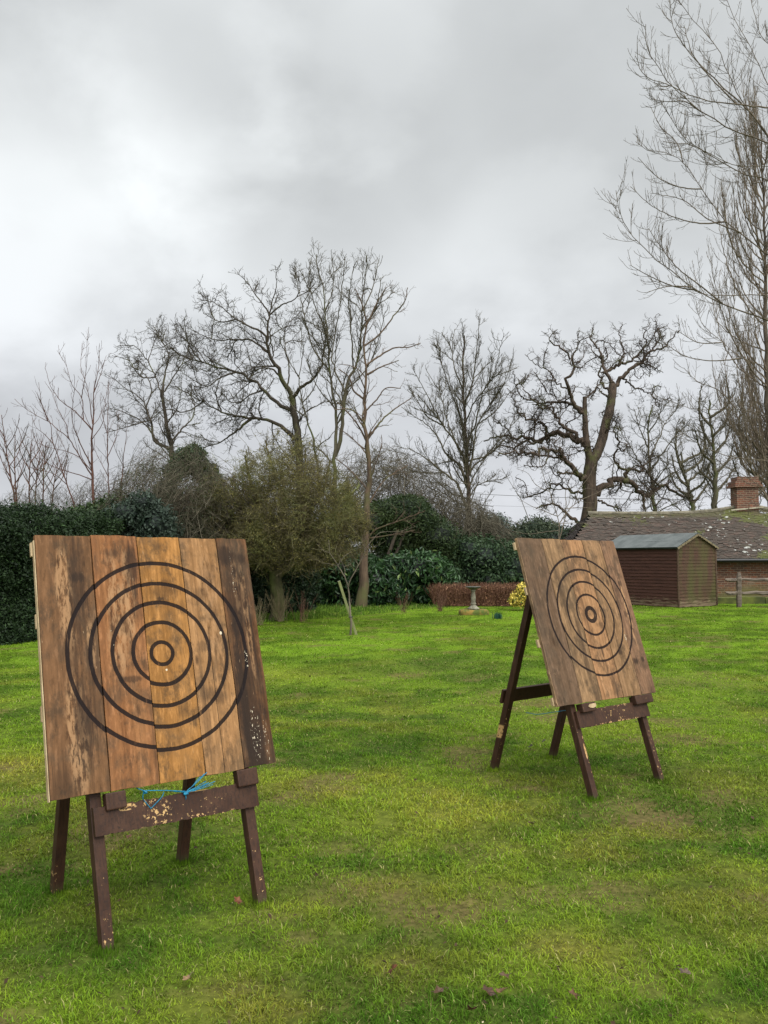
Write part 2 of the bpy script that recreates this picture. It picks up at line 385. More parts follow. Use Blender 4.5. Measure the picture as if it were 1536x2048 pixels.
# ================================================================== TARGET BOARDS AND EASELS
def plankmat(name, ca, cb, seed, stains=(), streak=.5, scuff=(), rc=None, rings=(), lw=.013, white=(), crack=None, greyamt=.3, sidedark=None):
    t = NT(name); ob = t.n('ShaderNodeTexCoord').outputs['Object']; xyz = t.sep(ob); x, z = xyz[0], xyz[2]
    g1 = t.noise(t.vec('Object', (70, 20, 1.6), (seed, 0, seed)), 1, 6, .6, .6)      # fine grain
    g2 = t.noise(t.vec('Object', (16, 5, .9), (seed*2, 0, 0)), 1, 5, .6, .8)         # broad streaks
    g3 = t.noise(t.vec('Object', (5, 1, 3.2), (0, 0, seed*3)), 1, 6, .65, .3)        # blotches
    g4 = t.noise(t.vec('Object', (160, 20, 60), (0, 0, seed)), 1, 4, .7)             # specks
    c = t.mix(t.sm(g2, .32, .68), ca, cb)
    c = t.mix(t.sm(g1, .30, .72, .42, 0), c, tuple(k*.35 for k in ca))
    c = t.mix(t.sm(g3, .47, .68, 0, .62*greyamt/.3), c, (.060, .046, .032))
    g5 = t.noise(t.vec('Object', (9, 1, 6), (seed*5, 2, 0)), 1, 8, .72); c = t.mix(t.sm(g5, .49, .62, 0, .62), c, (.046, .033, .022))
    sv = t.mth('MULTIPLY', t.sm(g1, .52, .64), t.sm(g3, .45, .6, 0, streak))
    c = t.mix(sv, c, (.035, .024, .016))
    dn = t.mth('SUBTRACT', t.noise(t.vec('Object', (14, 1, 5), (seed, 1, 2)), 1, 5, .65), .5)
    dn2 = t.mth('ADD', t.mth('MULTIPLY', dn, 1.5), t.mth('MULTIPLY', t.mth('SUBTRACT', g1, .5), 1.6))
    dn3 = t.noise(t.vec('Object', (46, 1, 11), (seed, 4, 2)), 1, 6, .7)
    c = t.mix(t.sm(dn3, .50, .66, 0, .38), c, tuple(min(1, k*1.45+.01) for k in cb))
    c = t.mix(t.sm(dn3, .46, .34, 0, .5), c, tuple(k*.42 for k in ca))
    # torn, knife-scuffed strips where pale and dark fibres are mixed
    for (sx, sz, rx_, rz_, am) in scuff:
        dx = t.mth('DIVIDE', t.mth('SUBTRACT', x, sx), rx_); dz = t.mth('DIVIDE', t.mth('SUBTRACT', z, sz), rz_)
        d = t.mth('ADD', t.mth('SQRT', t.mth('ADD', t.mth('MULTIPLY', dx, dx), t.mth('MULTIPLY', dz, dz))), t.mth('MULTIPLY', dn, 1.6))
        k = t.sm(d, 1.1, .6, 0, am)
        c = t.mix(t.mth('MULTIPLY', k, t.sm(dn3, .46, .52)), c, (.33, .19, .095))
        c = t.mix(t.mth('MULTIPLY', k, t.sm(dn3, .44, .40)), c, (.045, .024, .014))
    for (sx, sz, rx_, rz_, am) in stains:
        dx = t.mth('DIVIDE', t.mth('SUBTRACT', x, sx), rx_); dz = t.mth('DIVIDE', t.mth('SUBTRACT', z, sz), rz_)
        d = t.mth('SQRT', t.mth('ADD', t.mth('MULTIPLY', dx, dx), t.mth('MULTIPLY', dz, dz)))
        d = t.mth('ADD', d, t.mth('ADD', dn2, t.mth('MULTIPLY', t.mth('SUBTRACT', g5, .5), 2.4)))
        c = t.mix(t.sm(d, 1.05, .40, 0, am*.85), c, (.026, .018, .014))
    # knots
    vo = t.n('ShaderNodeTexVoronoi'); t.t.links.new(t.vec('Object', (7, 1, 2.6), (seed*1.7, 0, seed)), vo.inputs['Vector']); vo.inputs['Scale'].default_value = 1
    kd = t.mth('ADD', vo.outputs['Distance'], t.mth('MULTIPLY', dn, .12))
    c = t.mix(t.sm(kd, .11, .03, 0, .8), c, (.05, .028, .016))
    c = t.mix(t.mth('MULTIPLY', t.sm(kd, .20, .12), t.sm(kd, .08, .13, 0, .3)), c, (.09, .05, .025))
    c = t.mix(t.sm(g4, .70, .78, 0, .5), c, (.03, .02, .014))
    nk = t.noise(t.vec('Object', (26, 1, 210), (seed, 9, 3)), 1, 2, .5); nk2 = t.noise(t.vec('Object', (150, 1, 22), (seed, 5, 8)), 1, 2, .5)
    c = t.mix(t.sm(nk, .735, .76, 0, .75), c, (.022, .014, .010)); c = t.mix(t.sm(nk2, .735, .76, 0, .6), c, (.022, .014, .010))
    c = t.mix(t.sm(nk2, .275, .25, 0, .6), c, (.42, .28, .16))
    if crack is not None:
        cx, z0, z1 = crack; d = t.mth('ABSOLUTE', t.mth('SUBTRACT', t.mth('ADD', x, t.mth('MULTIPLY', dn, .006)), cx))
        k = t.mth('MULTIPLY', t.sm(d, .0022, .0008), t.mth('MULTIPLY', t.sm(z, z0-.05, z0), t.sm(z, z1+.05, z1)))
        c = t.mix(k, c, (.02, .012, .008))
    h = t.mth('ADD', t.mth('MULTIPLY', g1, .7), t.mth('MULTIPLY', g4, .3))
    if rings:
        jr = np.random.default_rng(int(seed*100)); dx = t.mth('SUBTRACT', x, rc[0]+float(jr.uniform(-.005, .005))); dz = t.mth('SUBTRACT', z, rc[1]+float(jr.uniform(-.009, .009)))
        d = t.mth('SQRT', t.mth('ADD', t.mth('MULTIPLY', dx, dx), t.mth('MULTIPLY', dz, dz)))
        d = t.mth('ADD', d, t.mth('MULTIPLY', t.mth('SUBTRACT', t.noise(t.vec('Object', (9, 1, 9), (seed, 8, 0)), 1, 4, .6), .5), .010)); d = t.mth('ADD', d, seed % 1.0*.006-.003)
        tot = None
        for r_, l_ in rings:
            k = t.sm(t.mth('ABSOLUTE', t.mth('SUBTRACT', d, r_)), l_/2+.0015, l_/2-.0015)
            tot = k if tot is None else t.mth('ADD', tot, k, clamp=True)
        wear = t.sm(t.noise(t.vec('Object', (40, 1, 4), (seed, 3, 0)), 1, 5, .7), .30, .42, .45, .95)
        c = t.mix(t.mth('MULTIPLY', tot, wear), c, (.012, .009, .009))
        h = t.mth('SUBTRACT', h, t.mth('MULTIPLY', tot, .8))
    for (sx, sz, rx_, rz_, thr) in white:
        dx = t.mth('DIVIDE', t.mth('SUBTRACT', x, sx), rx_); dz = t.mth('DIVIDE', t.mth('SUBTRACT', z, sz), rz_)
        d = t.mth('SQRT', t.mth('ADD', t.mth('MULTIPLY', dx, dx), t.mth('MULTIPLY', dz, dz)))
        nw = t.noise(t.vec('Object', (120, 1, 55), (seed+5, 0, 1)), 1, 3, .6)
        c = t.mix(t.mth('MULTIPLY', t.sm(d, 1.0, .6), t.sm(nw, thr, thr+.03)), c, (.55, .47, .34))
    t.base(c); t.rough(.72); t.b.inputs['Specular IOR Level'].default_value = .05; t.bump(h, .6, .005)
    return t.m
def paintmat(name, chips, seed=0):
    """chipped chocolate brown paint; chips = local (x, z, radius x, radius z)"""
    t = NT(name); xyz = t.sep(t.n('ShaderNodeTexCoord').outputs['Object']); x, z = xyz[0], xyz[2]
    n = t.noise(t.vec('Object', (9, 9, 9), (seed, 0, 0)), 1, 5); c = t.mix(t.sm(n, .3, .7), (.036, .016, .009), (.056, .027, .016))
    n1_ = t.noise(t.vec('Object', (55, 55, 55), (seed, 2, 0)), 1, 5, .65)
    chipn = t.noise(t.vec('Object', (34, 34, 34), (seed, 7, 0)), 1, 4, .6)
    k = t.sm(chipn, .715, .73)
    for (sx, sz, rx_, rz_, thr) in chips:
        dx = t.mth('DIVIDE', t.mth('SUBTRACT', x, sx), rx_); dz = t.mth('DIVIDE', t.mth('SUBTRACT', z, sz), rz_)
        d = t.mth('SQRT', t.mth('ADD', t.mth('MULTIPLY', dx, dx), t.mth('MULTIPLY', dz, dz)))
        k = t.mth('MAXIMUM', k, t.mth('MULTIPLY', t.sm(d, 1.0, .75), t.sm(n1_, thr, thr+.03)))
    c = t.mix(t.sm(t.noise(t.vec('Object', (30, 30, 90), (1, seed, 0)), 1, 3), .66, .72, 0, .7), c, (.012, .008, .006))
    gr_ = t.noise(t.vec('Object', (95, 95, 5), (seed, 1, 0)), 1, 5, .6); c = t.mix(t.sm(gr_, .45, .62, 0, .6), c, (.022, .012, .009)); c = t.mix(t.sm(t.mth('ADD', z, t.mth('MULTIPLY', n1_, .10)), .11, .04, 0, .75), c, (.052, .048, .020))
    raw = t.mix(n1_, (.28, .14, .045), (.54, .36, .16))
    c = t.mix(k, c, raw); t.base(c); t.b.inputs['Specular IOR Level'].default_value = .18; t.rough(.55); t.bump(t.mth('SUBTRACT', n1_, t.mth('MULTIPLY', k, .7)), .35, .004)
    return t.m
pale = plainmat('pale_raw_timber', (.27, .19, .10), (.46, .35, .21), 30, .8, (1, 1, .3))
rope_m = plainmat('blue_twine', (.004, .075, .14), (.012, .19, .30), 60, .5)
frayed = plainmat('frayed_timber_edge', (.10, .06, .035), (.30, .19, .10), 25, .85, (1, 1, .2))
RING_R = [.052, .147, .244, .338, .440]
def plank(x0, x1, z0, z1, M_, parent, seed, yb=0.0):
    """one sawn plank with slightly wandering edges, ragged ends and worn corners"""
    rs = np.random.default_rng(seed); n = 26; th = .028; bev = .0025
    zz_ = np.linspace(z0, z1, n)
    def wob(a): return a*np.interp(np.linspace(0, 1, n), np.linspace(0, 1, 7), rs.normal(0, 1, 7))
    l = x0+.0024+wob(.0011); r = x1-.0024+wob(.0011); cup = wob(.0010)
    m = 5
    V = []
    for i in range(n):
        for j in range(m+1):
            u = j/m; x = l[i]*(1-u)+r[i]*u; zz0 = zz_[i]
            if i in (0, n-1): zz0 += rs.normal(0, .0013)
            V.append((x, yb+cup[i]+.0012*math.sin(u*PI)+(bev if j in (0, m) else 0)+(bev if i in (0, n-1) else 0), zz0))
    for i in range(n):
        for j in range(m+1):
            u = j/m; x = l[i]*(1-u)+r[i]*u; V.append((x, yb+th, zz_[i]))
    k = m+1; F = []; B = n*k
    for i in range(n-1):
        for j in range(m):
            a = i*k+j; F.append((a, a+1, a+k+1, a+k)); F.append((B+a, B+a+k, B+a+k+1, B+a+1))
        F.append((i*k, i*k+k, B+i*k+k, B+i*k)); a = i*k+m; F.append((a, B+a, B+a+k, a+k))
    for j in range(m):
        F.append((j, B+j, B+j+1, j+1)); a = (n-1)*k+j; F.append((a, a+1, B+a+1, B+a))
    return mk('plank', np.array(V), np.array(F), M_, parent)
EASELS = [dict(X=-.8528, Y=3.6572, yaw=.6933, l=.2945, D=.7637, z0=.5854, cx=-.0222, br=-.0147, rc=(.0076, .5792), W=1.082, H=1.156),
          dict(X=1.6771, Y=5.6837, yaw=.643, l=.3177, D=.9975, z0=.5836, cx=-.0151, br=-.0158, rc=(.0339, .6066), W=1.074, H=1.184)]
def easel(k):
    e = EASELS[k]; l = e['l']; sl_, cl_ = math.sin(l), math.cos(l)
    u = Vector((0, sl_, cl_)); nrm = Vector((0, -cl_, sl_))
    root = empty('easel', (e['X'], e['Y'], 0)); root.rotation_euler = (0, 0, e['yaw'])
    PL = lambda x, s, t_: Vector((x, 0, 0))+u*s+nrm*t_
    a, b = .3635, .3276; lw = .050
    chips = [[(-.355, .06, .03, .10, .60), (.36, .12, .02, .30, .63)], [(-.352, .295, .009, .055, .40), (-.34, .25, .012, .30, .60), (.365, .1, .02, .3, .60)]][k]
    pm = paintmat('brown_paint_worn_%s' % 'ab'[k], chips, k*3.3)
    for sx in (-a, a):
        MB().bar(PL(sx, -.035, -.021), PL(sx, 1.50, -.021), lw, lw, bev=.004).build('leg', pm, root)
    D = e['D']
    for sx in (-b, b):
        p0 = Vector((sx, D, -.03)); p1 = Vector((sx, 1.45*sl_/cl_+.06, 1.45))
        MB().bar(p0, p1, lw, lw, bev=.004).build('leg', pm, root)
    # rear rail, screwed to the outer side of the rear legs
    def RP(z, off):
        t_ = z/1.45; y = D*(1-t_)+t_*(1.45*sl_/cl_+.06); return Vector((0, y+off, z))
    d = RP(.66, .037) if k == 0 else RP(.56, .037)
    d2 = RP(.76, .037) if k == 0 else RP(.66, .037)
    V = (d2-d).normalized()
    MB().bar(d+Vector((-.37, 0, 0)), d+Vector((.37, 0, 0)), .105, .022, ref=V).build('rail', pm, root)
    # hinge pin at the apex
    MB().bar(Vector((-.36, 1.45*sl_/cl_+.03, 1.42)), Vector((.36, 1.45*sl_/cl_+.03, 1.42)), .02, .02).build('hinge_rod', pm, root)
    # front rail: bowed, chewed along its edges
    s0, s1 = ((.435, .553), (.455, .57))[k]
    rail = [[(-.13, .505, .052, .060, .555), (-.10, .48, .07, .06, .575), (-.24, .525, .05, .015, .5), (.0, .42, .30, .02, .57), (.12, .54, .10, .012, .40), (.08, .47, .2, .06, .635)],
            [(.05, .54, .22, .055, .62), (.02, .50, .14, .07, .61), (.1, .56, .22, .02, .55), (.0, .44, .3, .014, .52)]][k]
    rm = paintmat('brown_paint_chipped_rail_%s' % 'ab'[k], rail, k*5.1+2)
    rs = np.random.default_rng(50+k); n = 60; xx = np.linspace(-.385 if k == 0 else -.372, .402, n)
    nip = lambda am: np.minimum(0, rs.normal(-.0012, am, n))
    top = s1+nip(.0030)-.012*(xx > 9); bot = s0-nip(.0022)
    tilt = -.012*(xx/.4)*(1 if k == 0 else .3)
    Vv = []
    for t_ in (.028, .005):
        for i in range(n): Vv.append(PL(xx[i], bot[i]+tilt[i], t_))
        for i in range(n): Vv.append(PL(xx[i], top[i]+tilt[i], t_))
    Fq = []
    for i in range(n-1):
        Fq += [(i, i+1, n+i+1, n+i), (2*n+i, 3*n+i, 3*n+i+1, 2*n+i+1), (n+i, n+i+1, 3*n+i+1, 3*n+i), (i, 2*n+i, 2*n+i+1, i+1)]
    Fq += [(0, n, 3*n, 2*n), (n-1, 3*n-1, 4*n-1, 2*n-1)]
    mk('rail', np.array([v[:] for v in Vv]), np.array(Fq), rm, root)
    # support blocks that carry the board
    sb = e['z0']/cl_
    blk = [[(-.335, -.245, .072, .048), (.295, .405, .078, .052)], [(-.335, -.20, .060, .062), (.240, .440, .062, .065)]][k]
    for x0, x1, hh, dp in blk:
        m = Matrix((Vector((1, 0, 0)), -nrm, u)).transposed().to_4x4()
        ang = e['br']
        zt = sb+(x0+x1)/2*math.sin(ang)-.004
        MB().box((x0, -dp, zt-hh), (x1, -.0055, zt), m, .006).build('support_block', pm, root)
    if k == 1:
        zt = sb+.0
        w_ = MB(); m = Matrix((Vector((1, 0, 0)), -nrm, u)).transposed().to_4x4()
        V = [(-.275, -.0655, -.022), (-.26, -.0655, -.008), (-.195, -.0655, -.006), (-.197, -.0655, -.030), (-.23, -.0655, -.036), (-.262, -.0655, -.032)]
        V = np.array(V+[(a_, -.060, c_) for a_, b_, c_ in V]); V[:, 2] += zt-.004
        F6 = [np.array([[5, 4, 3, 2, 1, 0]]), np.array([[i, (i+1) % 6, 6+(i+1) % 6, 6+i] for i in range(6)])]
        V = V @ np.array(m.to_3x3()).T
        mk('split_face', V, F6, pale, root)
    # board
    bm_ = Matrix.Translation((e['X'], e['Y'], 0)) @ Matrix.Rotation(e['yaw'], 4, 'Z') @ Matrix.Translation(Vector((e['cx'], 0, 0))+u*sb+nrm*.05) @ Matrix.Rotation(-l, 4, 'X') @ Matrix.Rotation(-e['br'], 4, 'Y')
    board = empty('target_board', M=bm_)
    W, H = e['W'], e['H']; rc = e['rc']
    if k == 0:
        fr = [0, .234, .44, .647, .836, 1]; rings = [(r_, .0185) for r_ in RING_R]
        dz = [(.004, -.004), (0, .002), (-.003, 0), (-.004, -.001), (.002, .003)]
        X_ = lambda f: (f-.5)*W
        spec = [dict(ca=(0.107, 0.056, 0.028), cb=(0.186, 0.094, 0.044), st=[(X_(.16), .9, .05, .30, .75), (X_(.15), .30, .055, .25, .85), (X_(.17), .95, .05, .025, .8), (X_(.04), .05, .09, .10, .5), (X_(.12), .60, .035, .12, .5), (X_(.2), .45, .04, .3, .45)], streak=.5, sc=[(X_(.11), .85, .040, .32, .65), (X_(.12), .25, .05, .3, .65), (X_(.2), .62, .02, .15, .8)], white=[]),
                dict(ca=(0.187, 0.080, 0.033), cb=(0.289, 0.132, 0.054), st=[(X_(.40), 1.02, .045, .16, .9), (X_(.33), 1.07, .05, .03, .6), (X_(.36), .47, .07, .018, .75), (X_(.41), .8, .03, .1, .5), (X_(.30), .72, .03, .12, .4), (X_(.43), .2, .012, .25, .5)], streak=.4, sc=[(X_(.32), .75, .05, .3, .6), (X_(.38), .85, .03, .25, .7)], white=[(X_(.3), .72, .03, .15, .69)]),
                dict(ca=(0.242, 0.112, 0.033), cb=(0.372, 0.178, 0.055), st=[(X_(.55), .88, .10, .06, .55), (X_(.52), .84, .02, .018, .9), (X_(.58), .30, .05, .05, .5), (X_(.62), .8, .03, .05, .4)], streak=.15, white=[(rc[0]+.012, rc[1]-.08, .006, .006, .3)]),
                dict(ca=(0.226, 0.115, 0.047), cb=(0.332, 0.178, 0.077), st=[(X_(.72), .86, .04, .04, .4), (X_(.73), .36, .07, .05, .6), (X_(.70), .60, .05, .03, .45), (X_(.78), .96, .05, .08, .3), (X_(.68), .3, .02, .35, .45)], streak=.3, sc=[(X_(.76), .8, .06, .3, .35)], crack=(X_(.738), -.1, .62), white=[(X_(.80), .66, .008, .01, .3), (X_(.76), .9, .03, .08, .72)]),
                dict(ca=(0.066, 0.033, 0.017), cb=(0.140, 0.068, 0.031), st=[(X_(.895), .30, .095, .48, .8), (X_(.875), .35, .03, .5, .9), (X_(.90), .80, .075, .32, .75), (X_(.88), 1.06, .08, .06, .9), (X_(.95), 1.05, .035, .05, .8), (X_(.91), .06, .10, .22, .85), (X_(.965), .5, .012, .5, .7)], streak=.8, sc=[(X_(.945), .72, .022, .35, .5), (X_(.91), .9, .02, .2, .6)], white=[(X_(.915), .15, .03, .16, .60), (X_(.965), .12, .014, .13, .60), (X_(.90), .95, .012, .15, .60), (X_(.915), .52, .012, .05, .55)])]
    else:
        fr = [0, .23, .425, .645, .84, 1]; rings = [(.0465, .030)]+[(r_, .0158) for r_ in RING_R[1:]]
        dz = [(0, 0), (.002, .001), (.001, -.002), (-.002, 0), (0, .001)]
        X_ = lambda f: (f-.5)*W
        spec = [dict(ca=(0.101, 0.062, 0.037), cb=(0.147, 0.091, 0.056), st=[(X_(.05), .75, .03, .2, .4)], streak=.15, white=[]),
                dict(ca=(0.171, 0.104, 0.055), cb=(0.281, 0.169, 0.086), st=[(X_(.30), .75, .03, .3, .55), (X_(.37), .35, .03, .35, .6), (X_(.28), .4, .02, .3, .4), (X_(.38), .05, .03, .1, .6)], streak=.6, white=[]),
                dict(ca=(0.249, 0.129, 0.061), cb=(0.347, 0.189, 0.091), st=[(X_(.60), .9, .03, .14, .5), (X_(.47), .62, .02, .3, .45), (X_(.58), .1, .03, .14, .6), (X_(.55), .33, .012, .06, .8)], streak=.3, white=[(X_(.53), .6, .05, .05, .74)]),
                dict(ca=(0.178, 0.104, 0.051), cb=(0.274, 0.158, 0.081), st=[(X_(.72), 1.0, .04, .1, .4), (X_(.80), .85, .03, .04, .8), (X_(.73), .32, .035, .03, .85), (X_(.74), .27, .02, .1, .4)], streak=.35, white=[(X_(.83), .42, .01, .03, .5)]),
                dict(ca=(0.148, 0.083, 0.049), cb=(0.220, 0.123, 0.070), st=[(X_(.93), .84, .035, .03, .8), (X_(.88), .8, .03, .12, .5), (X_(.95), .25, .03, .03, .9), (X_(.88), .24, .04, .03, .9), (X_(.9), .60, .02, .03, .6)], streak=.4, sc=[(X_(.93), .6, .02, .3, .8)], white=[(X_(.93), .65, .02, .15, .70)])]
    for i, s_ in enumerate(spec):
        pmi = plankmat('weathered_plank_%s' % 'abcdefghij'[k*5+i], s_['ca'], s_['cb'], 1.37*i+k*7.7+.61, s_['st'], s_['streak'], scuff=s_.get('sc', ()), rc=rc, rings=rings, white=s_['white'], crack=s_.get('crack'))
        plank((fr[i]-.5)*W, (fr[i+1]-.5)*W, dz[i][0], H+dz[i][1], pmi, board, 10*k+i)
    # battens across the back, their raw ends poking out at the side
    for zc, pr in ([(.05, .000), (.36, .006), (.76, .006), (1.09, .010)] if k == 0 else [(.035, .014), (.43, .018), (.80, .008), (1.13, .014)]):
        hb = .065 if k == 0 else .055
        MB().box((-W/2-pr, .0282, zc-hb/2), (W/2-.02, .0455, zc+hb/2), None, .0015).build('batten', pale, board)
    if k == 0:
        MB().box((-W/2-.0035, .006, .0), (-W/2+.0005, .0275, H-.03), None, 0).build('edge_strip', pale, board)
    else:
        rs = np.random.default_rng(3); n = 50; z_ = np.linspace(.0, H, n); o_ = .003+np.abs(rs.normal(0, .0022, n))
        V = [(-W/2+.001-o_[i]*(1 if 0 < i < n-1 else .3), .003, z_[i]) for i in range(n)]+[(-W/2+.001-o_[i]*.6, .027, z_[i]) for i in range(n)]
        V += [(-W/2+.002, .003, z_[i]) for i in range(n)]
        F = [(i, i+1, n+i+1, n+i) for i in range(n-1)]+[(2*n+i, 2*n+i+1, i+1, i) for i in range(n-1)]
        mk('ragged_edge', np.array(V), np.array(F), frayed, board)
    return root, board, PL, sb, u, nrm
for k in (0, 1):
    root, board, PL, sb, u, nrm = easel(k)
    tag(root, ['brown painted timber easel under the left target, front rail chipped to bare wood', 'brown painted timber easel under the right target, standing farther back on the lawn'][k], 'easel', 'easels holding the throwing targets')
    tag(board, ['large left plank board with five black rings and a very dark right plank', 'right plank board with five black rings, seen at a slant in front of the shed'][k], 'target board', 'ringed plank target boards')
    # blue twine
    def tw(pts, r_=.0022, S=18, wob=.0):
        P = np.array([PL(*p) [:] for p in pts]); n = len(P)
        tt = np.linspace(0, n-1, S); Q = np.stack([np.interp(tt, np.arange(n), P[:, j]) for j in range(3)], 1)
        if n > 2:
            for _ in range(2): Q[1:-1] = (Q[:-2]+2*Q[1:-1]+Q[2:])/4
        Q += rng.normal(0, wob, Q.shape); return tube_np(Q[None], np.full((1, S), r_), 6)
    parts = []
    if k == 0:
        K1 = (-.168, sb-.018, .052); K2 = (.033, sb-.060, .034)
        for j in range(2): parts.append(tw([K1, (-.07, sb-.035, .050+.003*j), (K2[0], K2[1]+.004*j, K2[2])], .0024))
        parts.append(tw([K1, (-.172, sb-.05, .04), (-.135, sb-.098, .030)], .0022)); parts.append(tw([(-.135, sb-.098, .030), (-.085, sb-.06, .045), (-.075, sb-.04, .05)], .0022))
        parts.append(tw([K1, (-.19, sb-.002, .03), (-.17, sb+.012, .0)], .0024))
        parts.append(tw([K1, (-.155, sb-.03, .058), (-.165, sb-.03, .045), K1], .004)); parts.append(tw([K2, (K2[0]-.012, K2[1]-.008, .04), (K2[0]+.012, K2[1]-.008, .04), K2], .0045))
        for j in range(9):
            ex = .115+rng.uniform(0, .06); ez = sb-.060+rng.uniform(-.004, .034)
            if j < 3: ex, ez = .115+.012*j, sb-.0+.004*j
            parts.append(tw([K2, ((ex+K2[0])/2, (ez+K2[1])/2-.004, .045), (ex, ez, .05+rng.uniform(-.01, .01))], .0019, 12, .0006))
        parts.append(tw([K2, (.033, sb-.09, .032), (.03, sb-.10, .006)], .0022))
    else:
        parts.append(tw([(-.36, sb-.02, -.06), (-.40, sb-.004, -.3), (-.28, sb+.035, -.52)], .0022))
        parts.append(tw([(-.36, sb-.02, -.06), (-.355, sb-.01, -.03), (-.35, sb+.0, -.02)], .003))
    V, F = join(parts)
    ob = mk('twine', V, F, rope_m, smooth=True); ob.location = (EASELS[k]['X'], EASELS[k]['Y'], 0); ob.rotation_euler = (0, 0, EASELS[k]['yaw'])
    tag(ob, ['frayed blue twine knotted between the left board and its chipped rail', 'thin blue twine stretched back under the right board to the rear rail'][k], 'twine')
# ================================================================== TREES
def unit(v): return v/(np.linalg.norm(v, axis=-1, keepdims=True)+1e-9)
def resample(P, S):
    """Catmull-Rom-ish smooth resampling of a polyline with k columns"""
    P = np.asarray(P, float); n = len(P)
    if n == 1: return np.repeat(P, S, 0)
    d = np.concatenate([[0], np.cumsum(np.linalg.norm(np.diff(P[:, :3], axis=0), axis=1))]); d /= d[-1]
    T = np.linspace(0, 1, S); out = np.zeros((S, P.shape[1]))
    m = np.gradient(P, d, axis=0) if n > 2 else np.repeat((P[1:]-P[:1]), n, 0)
    i = np.clip(np.searchsorted(d, T, side='right')-1, 0, n-2)
    h = (d[i+1]-d[i])[:, None]; s = ((T-d[i])/(d[i+1]-d[i]))[:, None]
    return (2*s**3-3*s**2+1)*P[i]+(s**3-2*s**2+s)*h*m[i]+(-2*s**3+3*s**2)*P[i+1]+(s**3-s**2)*h*m[i+1]
def grow(P, Rr, dens, ang, ratio, lmin, lmax, S=6, wig=.2, up=0., rf=.6, rmin=.004, t0=.15, kmax=30, taper=.35, angs=.2, outward=None, flat=0., tmax=.995):
    """children of a batch of branches P (n,S,3): returns the next batch"""
    n, Sp, _ = P.shape
    L = np.linalg.norm(np.diff(P, axis=1), axis=2).sum(1)
    cnt = np.minimum(np.maximum(1, (L*dens*(1-t0)+rng.random(n)).astype(int)), kmax)
    id_ = np.repeat(np.arange(n), cnt); N = len(id_)
    t = t0+(1-t0)*rng.random(N)**.85; t = np.where(t > tmax, t0+(tmax-t0)*rng.random(N), t)
    f = t*(Sp-1); i = np.minimum(f.astype(int), Sp-2); fr = (f-i)[:, None]
    p = P[id_, i]*(1-fr)+P[id_, i+1]*fr
    r = Rr[id_, i]*(1-fr[:, 0])+Rr[id_, i+1]*fr[:, 0]
    tg = unit(P[id_, i+1]-P[id_, i])
    rv = rng.normal(0, 1, (N, 3)); rv[:, 1] *= (1-flat)
    if outward is not None: rv += outward*unit(p-P[:, 0].mean(0))
    pe = unit(rv-tg*(rv*tg).sum(1, keepdims=True))
    a = np.clip(rng.normal(ang, angs, N), .1, 1.8)[:, None]
    d = unit(tg*np.cos(a)+pe*np.sin(a))
    ln = np.clip(L[id_]*ratio*(1.12-.85*t)*rng.uniform(.55, 1.25, N), lmin, lmax)*rng.uniform(.75, 1.15, N)
    r0 = np.maximum(np.minimum(r*rf, ln*.016+rmin*.6), rmin)
    Q = np.zeros((N, S, 3)); Q[:, 0] = p; st = (ln/(S-1))[:, None]
    for k in range(1, S):
        d = unit(d+rng.normal(0, wig, (N, 3))+np.array([0, 0, up]))
        Q[:, k] = Q[:, k-1]+d*st
    RR = r0[:, None]*np.linspace(1, taper, S)[None]
    return Q, np.maximum(RR, rmin*.75)
def trace(limbs, D, ox=0, oy=0, sc=1, S=26, wig=.0, slope=.45, seed=1, flare=1.0, texp=1.6, stiff=0):
    """limbs: [w0, w1, (x,y), ...] read off the photograph; each gets real depth, leaning towards or away"""
    rs = np.random.default_rng(seed); done = []; Ps = []; Rs = []
    for li, l in enumerate(limbs):
        w0, w1 = l[0]/sc, l[1]/sc; pts = np.array(l[2:], float); pts = pts/sc+np.array([ox, oy])
        off0 = 0.
        if done:
            A = np.concatenate(done); j = np.argmin(((A[:, :2]-pts[0])**2).sum(1)); off0 = A[j, 2]
            if (((A[j, :2]-pts[0])**2).sum())**.5 < 14: pts[0] = A[j, :2]
        seg = np.concatenate([[0], np.cumsum(np.linalg.norm(np.diff(pts, axis=0), axis=1))])
        sl_ = rs.uniform(-1, 1)*slope if li > 0 else 0
        off = off0+sl_*seg/F_PX*D+np.concatenate([[0], np.cumsum(rs.normal(0, .02*slope, len(seg)-1)*np.diff(seg)/F_PX*D)])
        Q = resample(np.column_stack([pts, off]), S)
        done.append(resample(np.column_stack([pts, off]), 60))
        W = at(Q[:, 0], Q[:, 1], D+Q[:, 2])
        sg = np.linalg.norm(W[-1]-W[0])
        W[1:] += rs.normal(0, wig*(.12 if li < stiff else 1), (S-1, 3))*min(sg, 9)/S
        tt_ = np.linspace(0, 1, S); r = (w1+(w0-w1)*(1-tt_)**(texp if w0/w1 > 3 else 1.1))*.86/2/F_PX*D
        if li == 0 and flare != 1: r = r*(1+(flare-1)*np.exp(-np.arange(S)/1.6))
        Ps.append(W); Rs.append(r)
    return np.array(Ps), np.array(Rs)
